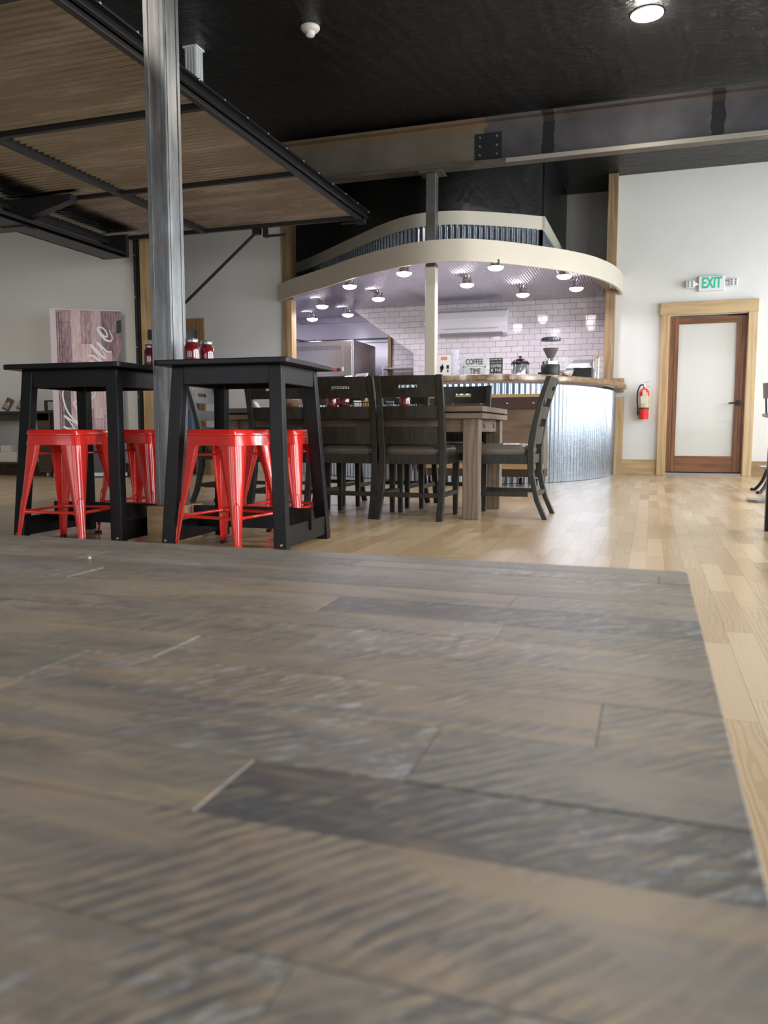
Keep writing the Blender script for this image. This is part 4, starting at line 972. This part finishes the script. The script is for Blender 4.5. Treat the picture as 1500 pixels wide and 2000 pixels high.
# ------------------------------------------------------------------ kitchen equipment
t = thing('air_conditioner', 'white wall air conditioner on the subway tile', 'air conditioner', (-2.49, 11.55, 1.93))
pr = [(0, .02), (0, .36), (-.10, .365), (-.17, .33), (-.195, .24), (-.19, .12), (-.15, .03), (-.06, 0)]
MB().prism([(a, b) for a, b in pr], -.50, .52, 'x').build('casing', plain('glossy_white_plastic', (.80, .77, .84), .22), t, .006)
MB().hexa([(-.46, -.165, .035), (.46, -.165, .035), (.46, -.08, .0), (-.46, -.08, .0)], [(-.46, -.172, .045), (.46, -.172, .045), (.46, -.085, .008), (-.46, -.085, .008)]).build('louver', plain('grey_louver', (.35, .34, .38), .4), t)
MB().box(-.40, .40, -.198, -.192, .095, .099).build('seam', plain('seam_grey', (.40, .39, .42), .5), t)
t = thing('commercial_oven', 'large stainless commercial oven at the kitchen\'s left', 'oven', (0, 0, 0))
MB().box(-5.40, -4.235, 11.30, 12.3, .55, 1.925).build('body', W_['ss'], t, .012)
MB().box(-4.40, -4.26, 11.285, 11.30, 1.40, 1.91).build('rounded_door_edge', W_['ss'], t, .03)
m = MB()
for r_ in range(3):
    for k in range(44):
        x = -5.28 + k * .0195; m.lathe([(0, .003), (.0062, .003), (.0062, 0)], x, 11.30, 1.80 + r_ * .022 - (.0 if k % 2 else .008), 6, 'y')
m.build('vent_holes', W_['ink'], t)
MB().box(-5.38, -4.30, 11.29, 11.30, 1.38, 1.395).build('door_seam', W_['ink'], t)
MB().box(-4.62, -4.45, 11.285, 11.30, 1.47, 1.51).build('badge', W_['ink'], t)
MB().box(-4.56, -4.50, 11.28, 11.286, 1.475, 1.505).build('red_mark', W_['redink'], t)
MB().box(-4.41, -4.39, 11.28, 11.30, 1.47, 1.53).build('switch', W_['whiteplastic'], t)
MB().box(-5.40, -4.235, 11.27, 11.298, .95, 1.375).build('white_panel', plain('lilac_white_panel', (.62, .60, .66), .35), t)
MB().box(-4.45, -4.33, 11.262, 11.27, 1.27, 1.34).build('display', W_['ink'], t)
for x in (-5.33, -4.33):
    for y in (11.38, 12.2): MB().box(x - .025, x + .025, y - .025, y + .025, 0, .55).build('leg', W_['ss'], t)
t = thing('power_cord', 'dark power cord plugged into the steel side wall', 'cord', (-5.745, 11.6, 0))
MB().box(0, .012, -.03, .03, 1.98, 2.14).build('outlet_plate', W_['ink'], t)
MB().tube(catmull([(.012, .08, 2.09), (.04, .12, 2.09), (.06, .17, 2.03), (.055, .17, 1.9), (.055, .16, 1.6)], 6), .007, 6).build('cable', W_['rubber'], t)
t = thing('steel_shelf', 'narrow steel shelf on an upright before the rear tile', 'shelf', (0, 0, 0))
MB().box(-4.02, -3.46, 11.95, 12.2, 1.535, 1.555).build('board', W_['ss'], t, .002)
for x in (-4.0, -3.48):
    for y in (11.965, 12.185): MB().tube([(x, y, 0), (x, y, 1.60)], .010, 8).build('upright', W_['ss'], t)
t = thing('work_table', 'stainless work table with clear sheets beside the oven', 'table', (0, 0, 0))
MB().box(-4.12, -3.5, 11.78, 11.93, 1.0, 1.03).build('top', W_['ss'], t, .002)
for x in (-4.1, -3.55): MB().tube([(x, 11.85, 0), (x, 11.85, 1.0)], .015, 8).build('leg', W_['ss'], t)

# ------------------------------------------------------------------ banner
A_ = Vector((-6.99, 8.12)); D_ = (Vector((-6.27, 8.53)) - A_).normalized(); ang = math.atan2(D_.y, D_.x)
bn = thing('rollup_banner', 'roll-up banner of pinkish planks with white script writing', 'banner', (A_.x, A_.y, 0), ang)
def banner_mat():
    t = NT('pink_plank_print'); c = t.coord(); x = t.sep(c); w_ = .118
    row = t.math('FLOOR', t.math('DIVIDE', x[0], w_)); r = t.white(t.comb(row, 2., 0.))[0]
    pid = t.math('FLOOR', t.math('ADD', t.math('DIVIDE', x[2], .8), t.math('MULTIPLY', r, 4.))); wn = t.white(t.comb(row, pid, 0.))[0]
    g = t.noise(t.comb(t.math('MULTIPLY', x[0], 6.), t.math('MULTIPLY', x[2], .7), row), 5, 5, .65, 1.4)
    f = t.math('ADD', t.math('MULTIPLY', g, .75), t.math('MULTIPLY', wn, .35))
    col = t.ramp(f, [(.28, (.13, .075, .10)), (.5, (.44, .29, .32)), (.72, (.72, .54, .55))])
    fx = t.math('FRACT', t.math('DIVIDE', x[0], w_)); gap = t.math('LESS_THAN', fx, .03)
    fz = t.math('FRACT', t.math('ADD', t.math('DIVIDE', x[2], .8), t.math('MULTIPLY', r, 4.)))
    gap = t.math('MAXIMUM', gap, t.math('LESS_THAN', fz, .008))
    col = t.mix(t.math('MULTIPLY', gap, .7), col, (.09, .06, .08))
    t.set(base=col, rough=.45); return t.m
MB().box(0, .829, 0, .003, .06, 2.05).build('printed_sheet', banner_mat(), bn)
MB().box(0, .07, -.001, 0, .41, 2.05).build('pale_strip', plain('pale_pink_print', (.62, .52, .56), .5), bn)
m = MB().box(.074, .080, -.001, 0, .41, 2.05).box(.098, .106, -.001, 0, .41, 2.05).box(.128, .134, -.001, 0, .41, 2.05)
for k in range(16): m.box(.106, .128, -.001, 0, .5 + k * .1, .508 + k * .1)
m.build('door_track_print', plain('dark_plum_print', (.07, .045, .06), .5), bn)
MB().box(.135, .21, -.001, 0, .62, 1.12).build('dark_panel_print', plain('dark_plum_print_panel', (.10, .085, .11), .5), bn)
MB().box(0, .829, -.0015, 0, .06, .405).build('dark_footer', plain('charcoal_footer_print', (.07, .07, .085), .5), bn)
MB().box(-.02, .85, -.06, .02, 0.012, .062).build('cassette', plain('satin_aluminium', (.50, .49, .47), .35, .6), bn, .006)
MB().box(-.003, .832, -.008, .012, 2.045, 2.06).build('top_bar', plain('satin_aluminium_bar', (.62, .60, .60), .35, .4), bn, .003)
for x in (.12, .70): MB().box(x, x + .05, -.16, .03, 0, .012).build('foot', W_['steelgrey'], bn)
MB().tube([(.41, .014, .06), (.41, .014, 2.04)], .010, 8).build('pole', W_['steelgrey'], bn)
MB().prism([(.776, 1.931), (.829, 1.943), (.829, 1.79), (.771, 1.773)], -.0015, 0, 'y').build('dark_square', plain('black_hinge_print', (.03, .03, .035), .5), bn)
def stroke(pts, ws, nm):
    P = catmull([Vector((a, b, 0)) for a, b in pts], 6); n = len(P); V = []; F = []
    for i, p in enumerate(P):
        d_ = (P[min(i + 1, n - 1)] - P[max(i - 1, 0)]).normalized(); f = i / (n - 1) * (len(ws) - 1); k = min(int(f), len(ws) - 2); w = ws[k] + (ws[k + 1] - ws[k]) * (f - k)
        q = Vector((-d_.y, d_.x, 0)) * w * .5
        V += [(p.x - q.x, -.0035 - .00002 * i, p.y - q.y), (p.x + q.x, -.0035 - .00002 * i, p.y + q.y)]
    for i in range(n - 1): a = 2 * i; F.append((a, a + 1, a + 3, a + 2))
    o = MB().add(V, F).build(nm, W_['white'], bn); md = o.modifiers.new('t', 'SOLIDIFY'); md.thickness = .0012; return o
W1 = [(.178, 1.067), (.137, 1.075), (.114, 1.036), (.126, .938), (.163, .817), (.233, .719), (.305, .663), (.367, .63)]
stroke(W1, [.006, .012, .018, .020, .022, .024, .03], 'script_letter')
stroke([(.367, .63), (.30, .655), (.222, .696), (.125, .762)], [.03, .02, .02, .032], 'script_letter')
stroke([(.125, .762), (.178, .70), (.249, .575), (.20, .585), (.11, .63)], [.03, .014, .02, .02, .03], 'script_letter')
stroke([(.25, .884), (.30, .829), (.353, .824), (.334, .895), (.275, .944), (.245, .91), (.30, .815), (.373, .791), (.406, .829), (.387, .907), (.337, .972)], [.008, .01, .018, .02, .022, .022, .018, .016, .014, .010, .006], 'script_letter')
stroke([(.267, 1.09), (.338, 1.005), (.416, .967), (.47, .99), (.50, 1.09), (.44, 1.20), (.36, 1.27)], [.018, .018, .016, .014, .012, .014, .016], 'script_letter')
stroke([(.42, 1.13), (.40, 1.22), (.44, 1.27), (.50, 1.22)], [.02, .02, .018, .012], 'script_letter')
stroke([(.44, 1.33), (.42, 1.40), (.48, 1.43), (.54, 1.38), (.50, 1.31), (.44, 1.33)], [.02, .022, .02, .018, .016, .012], 'script_letter')
stroke([(.424, 1.498), (.482, 1.50), (.554, 1.446), (.60, 1.41)], [.016, .02, .024, .026], 'script_letter')
stroke([(.60, 1.41), (.53, 1.53), (.461, 1.635)], [.01, .012, .026], 'script_letter')
stroke([(.461, 1.635), (.527, 1.566), (.608, 1.48), (.64, 1.475)], [.028, .030, .024, .014], 'script_letter')
stroke([(.64, 1.475), (.60, 1.57), (.537, 1.664)], [.01, .012, .026], 'script_letter')
stroke([(.537, 1.664), (.582, 1.622), (.653, 1.557), (.706, 1.553)], [.028, .028, .020, .010], 'script_letter')
stroke([(.577, 1.80), (.617, 1.748), (.659, 1.737), (.65, 1.797), (.60, 1.845), (.552, 1.835), (.590, 1.755), (.650, 1.690), (.705, 1.686), (.719, 1.733), (.683, 1.82)], [.012, .02, .020, .018, .018, .020, .030, .026, .018, .012, .006], 'script_letter')
text_mesh('CIT', .062, 'footer_letters', W_['white'], bn, Matrix.Translation((.398, -.003, .143)) @ FACE, .0008)
text_mesh('J', .062, 'footer_letters', W_['white'], bn, Matrix.Translation((.60, -.003, .143)) @ FACE, .0008)
for a, b in (((.33, .21), (.40, .33)), ((.36, .22), (.43, .32)), ((.385, .225), (.445, .305))): stroke([a, ((a[0] + b[0]) / 2, (a[1] + b[1]) / 2), b], [.006, .010, .022], 'footer_mark')

# ------------------------------------------------------------------ console table by the left wall
t = thing('console_table', 'dark wooden console table against the left wall', 'table', (0, 0, 0))
MB().box(-8.6, -7.02, 8.15, 8.5, .795, .825).build('top', W_['chair'], t, .003)
MB().box(-8.55, -7.12, 8.18, 8.21, .705, .795).build('apron', W_['chair'], t, .003)
for x in (-8.55, -7.30):
    MB().box(x, x + .20, 8.18, 8.46, .06, .795).build('leg', W_['cartdark'], t, .003)
    MB().lathe([(0, -.012), (.022, -.012), (.028, 0), (.022, .012), (0, .012)], x + .09, 8.24, .028, 14, 'x').box(x + .08, x + .10, 8.235, 8.245, .03, .06).build('caster', W_['whiteplastic'], t)
for sx in (0, 1): MB().hexa([(-7.10 + .02, 8.20, .08), (-7.03 + .02, 8.20, .08), (-7.03 + .02, 8.23, .08), (-7.10 + .02, 8.23, .08)], [(-7.28 + .16 * sx, 8.20, .79), (-7.21 + .16 * sx, 8.20, .79), (-7.21 + .16 * sx, 8.23, .79), (-7.28 + .16 * sx, 8.23, .79)]).build('leg_brace', W_['chair'], t)
MB().box(-8.5, -7.15, 8.2, 8.46, .16, .18).build('lower_shelf', W_['cartdark'], t, .003)
for i, (x, lb) in enumerate(((-7.70, 'brown cutting board with grey label leaning on the console table'), (-7.93, 'brown cutting board at the photo\'s left edge, on the console table'))):
    b = thing('cutting_board', lb, 'board', (x, 8.30, .826), 0, 'cutting boards on the console table'); Mx = Matrix.Rotation(R(-18), 4, 'X') @ Matrix.Rotation(R(22), 4, 'Y')
    MB().box(-.065, .065, 0, .018, 0.02, .19, Mx).build('board', wood('warm_board_wood%d' % i, (.08, .04, .02), (.20, .11, .05), 'Z', .5, knots=False), b, .008)
    MB().box(-.055, .04, -.002, 0, .05, .12, Mx).build('paper_label', W_['steelgrey'], b)
    MB().box(.005, .015, -.004, -.002, .10, .14, Mx).build('white_tag', W_['white'], b)
t = thing('picture_box', 'small dark box with pale label on the console table', 'box', (-7.14, 8.28, .826))
MB().box(-.13, .11, 0, .12, 0, .135).build('box', W_['chair'], t, .003)
MB().box(-.07, .06, -.003, 0, .01, .115).build('label', plain('grey_blue_label', (.40, .43, .47), .5), t)
for i, (x0, x1, z0, z1, lb) in enumerate(((-8.1, -7.70, .18, .31, 'large white carton on the console table\'s lower shelf'), (-7.95, -7.78, .31, .39, 'small white carton on top of the large one'), (-7.70, -7.56, .18, .30, 'narrow white carton right of the large one'))):
    c = thing('carton', lb, 'carton', (0, 0, 0), 0, 'white cartons under the console table')
    MB().box(x0, x1 - .006, 8.24, 8.42, z0 + .001, z1).build('carton_body', plain('off_white_card%d' % i, (.55, .54, .50), .6), c, .003)

# ------------------------------------------------------------------ beyond the gap: blue armchair, crate
t = thing('armchair', 'blue padded armchair glimpsed behind the steel column', 'chair', (-6.07, 9.15, 0))
MB().box(-.30, .30, -.28, .28, .30, .45).build('seat', plain('blue_fabric', (.05, .09, .16), .8), t, .04)
MB().hexa([(-.30, .18, .42), (.30, .18, .42), (.30, .30, .42), (-.30, .30, .42)], [(-.24, .26, .86), (.22, .26, .84), (.22, .36, .84), (-.24, .36, .86)]).build('backrest', plain('blue_fabric_back', (.06, .10, .17), .8), t, .04)
for x in (-.26, .26):
    for y in (-.24, .24): MB().tube([(x, y, 0), (x, y, .30)], .018, 8).build('leg', W_['cartdark'], t)
tag(MB().lathe([(0, 0), (.10, 0), (.17, .06), (.16, .14), (.08, .22), (.05, .30), (.07, .36)], seg=16).build('plastic_bag', plain('pinkish_plastic_bag', (.42, .33, .42), .25, nz=.4, nscale=14, bump=.8), None), 'pinkish translucent bag on the blue armchair', 'bag').location = (-5.93, 9.10, .452)
t = thing('storage_crate', 'brown wooden crate on the floor of the passage', 'crate', (-5.62, 9.45, 0))
MB().box(-.11, .11, -.14, .14, .0, .30).build('box', wood('dull_crate_wood', (.16, .11, .05), (.28, .20, .10), 'Z', .7, knots=False), t, .004)
MB().lathe([(0, .012), (.012, .012), (.012, 0)], .02, -.14, .22, 10, 'y').build('knob', W_['ink'], t)

# ------------------------------------------------------------------ right edge: industrial stool, low black table, base plate
t = thing('swivel_stool', 'industrial grey swivel stool with cast legs at right edge', 'stool', (1.19, 8.30, 0))
MB().lathe([(0, .70), (.17, .70), (.205, .715), (.205, .735), (.17, .745), (0, .745)], seg=28).build('seat', W_['steelgrey'], t)
pts = [Vector((.20 * cos(R(a)), .20 * sin(R(a)))) for a in range(150, 271, 10)]
V = []; F = []
for p in pts: V += [(p.x, p.y, .88), (p.x * 1.05, p.y * 1.05, 1.02), (p.x * .88, p.y * .88, 1.02), (p.x * .86, p.y * .86, .88)]
for i in range(len(pts) - 1):
    a = 4 * i
    for k in range(4): F.append((a + k, a + (k + 1) % 4, a + 4 + (k + 1) % 4, a + 4 + k))
n_ = 4 * (len(pts) - 1); F += [(0, 1, 2, 3), (n_ + 3, n_ + 2, n_ + 1, n_)]
MB().add(V, F, True).build('backrest', plain('grey_vinyl', (.24, .23, .22), .45), t)
for a in (160, 215, 260): MB().tube([(.17 * cos(R(a)), .17 * sin(R(a)), .735), (.18 * cos(R(a)), .18 * sin(R(a)), .90)], .009, 8).build('back_rod', W_['blackmetal'], t)
MB().tube([(0, 0, .12), (0, 0, .70)], .022, 12).build('screw_post', W_['blackmetal'], t)
ring = [(.21 * cos(R(a)), .21 * sin(R(a)), .235) for a in range(0, 361, 15)]; MB().tube(ring, .010, 8).build('foot_ring', W_['steelgrey'], t)
for a in (135, 225, 315, 45):
    MB().tube(catmull([(.05 * cos(R(a)), .05 * sin(R(a)), .45), (.15 * cos(R(a)), .15 * sin(R(a)), .26), (.22 * cos(R(a)), .22 * sin(R(a)), .10), (.30 * cos(R(a)), .30 * sin(R(a)), .012), (.34 * cos(R(a)), .34 * sin(R(a)), .012)], 5), .016, 8).build('leg', W_['blackmetal'], t)
t = thing('pedestal_table', 'pedestal table whose flat steel base plate enters at right', 'table', (1.13, 7.18, 0))
MB().prism([(-.36, -.08), (-.30, -.14), (.30, -.14), (.36, -.08), (.36, .08), (.30, .14), (-.30, .14), (-.36, .08)], 0, .018).build('base_plate', W_['steelgrey'], t, .004)
MB().tube([(.2, 0, .018), (.2, 0, .72)], .03, 14).build('column', W_['blackmetal'], t)
MB().box(-.06, .50, -.28, .28, .72, .75).build('tabletop', W_['chair'], t, .004)
t = thing('low_table', 'low black table just entering at the right edge', 'table', (.865, 4.85, 0))
MB().box(-.225, .22, -.22, .22, .46, .485).build('tabletop', W_['black'], t, .003)
for x in (-.2, .2):
    for y in (-.2, .2): MB().box(x - .025, x + .025, y - .025, y + .025, 0, .46).build('leg', W_['black'], t, .003)
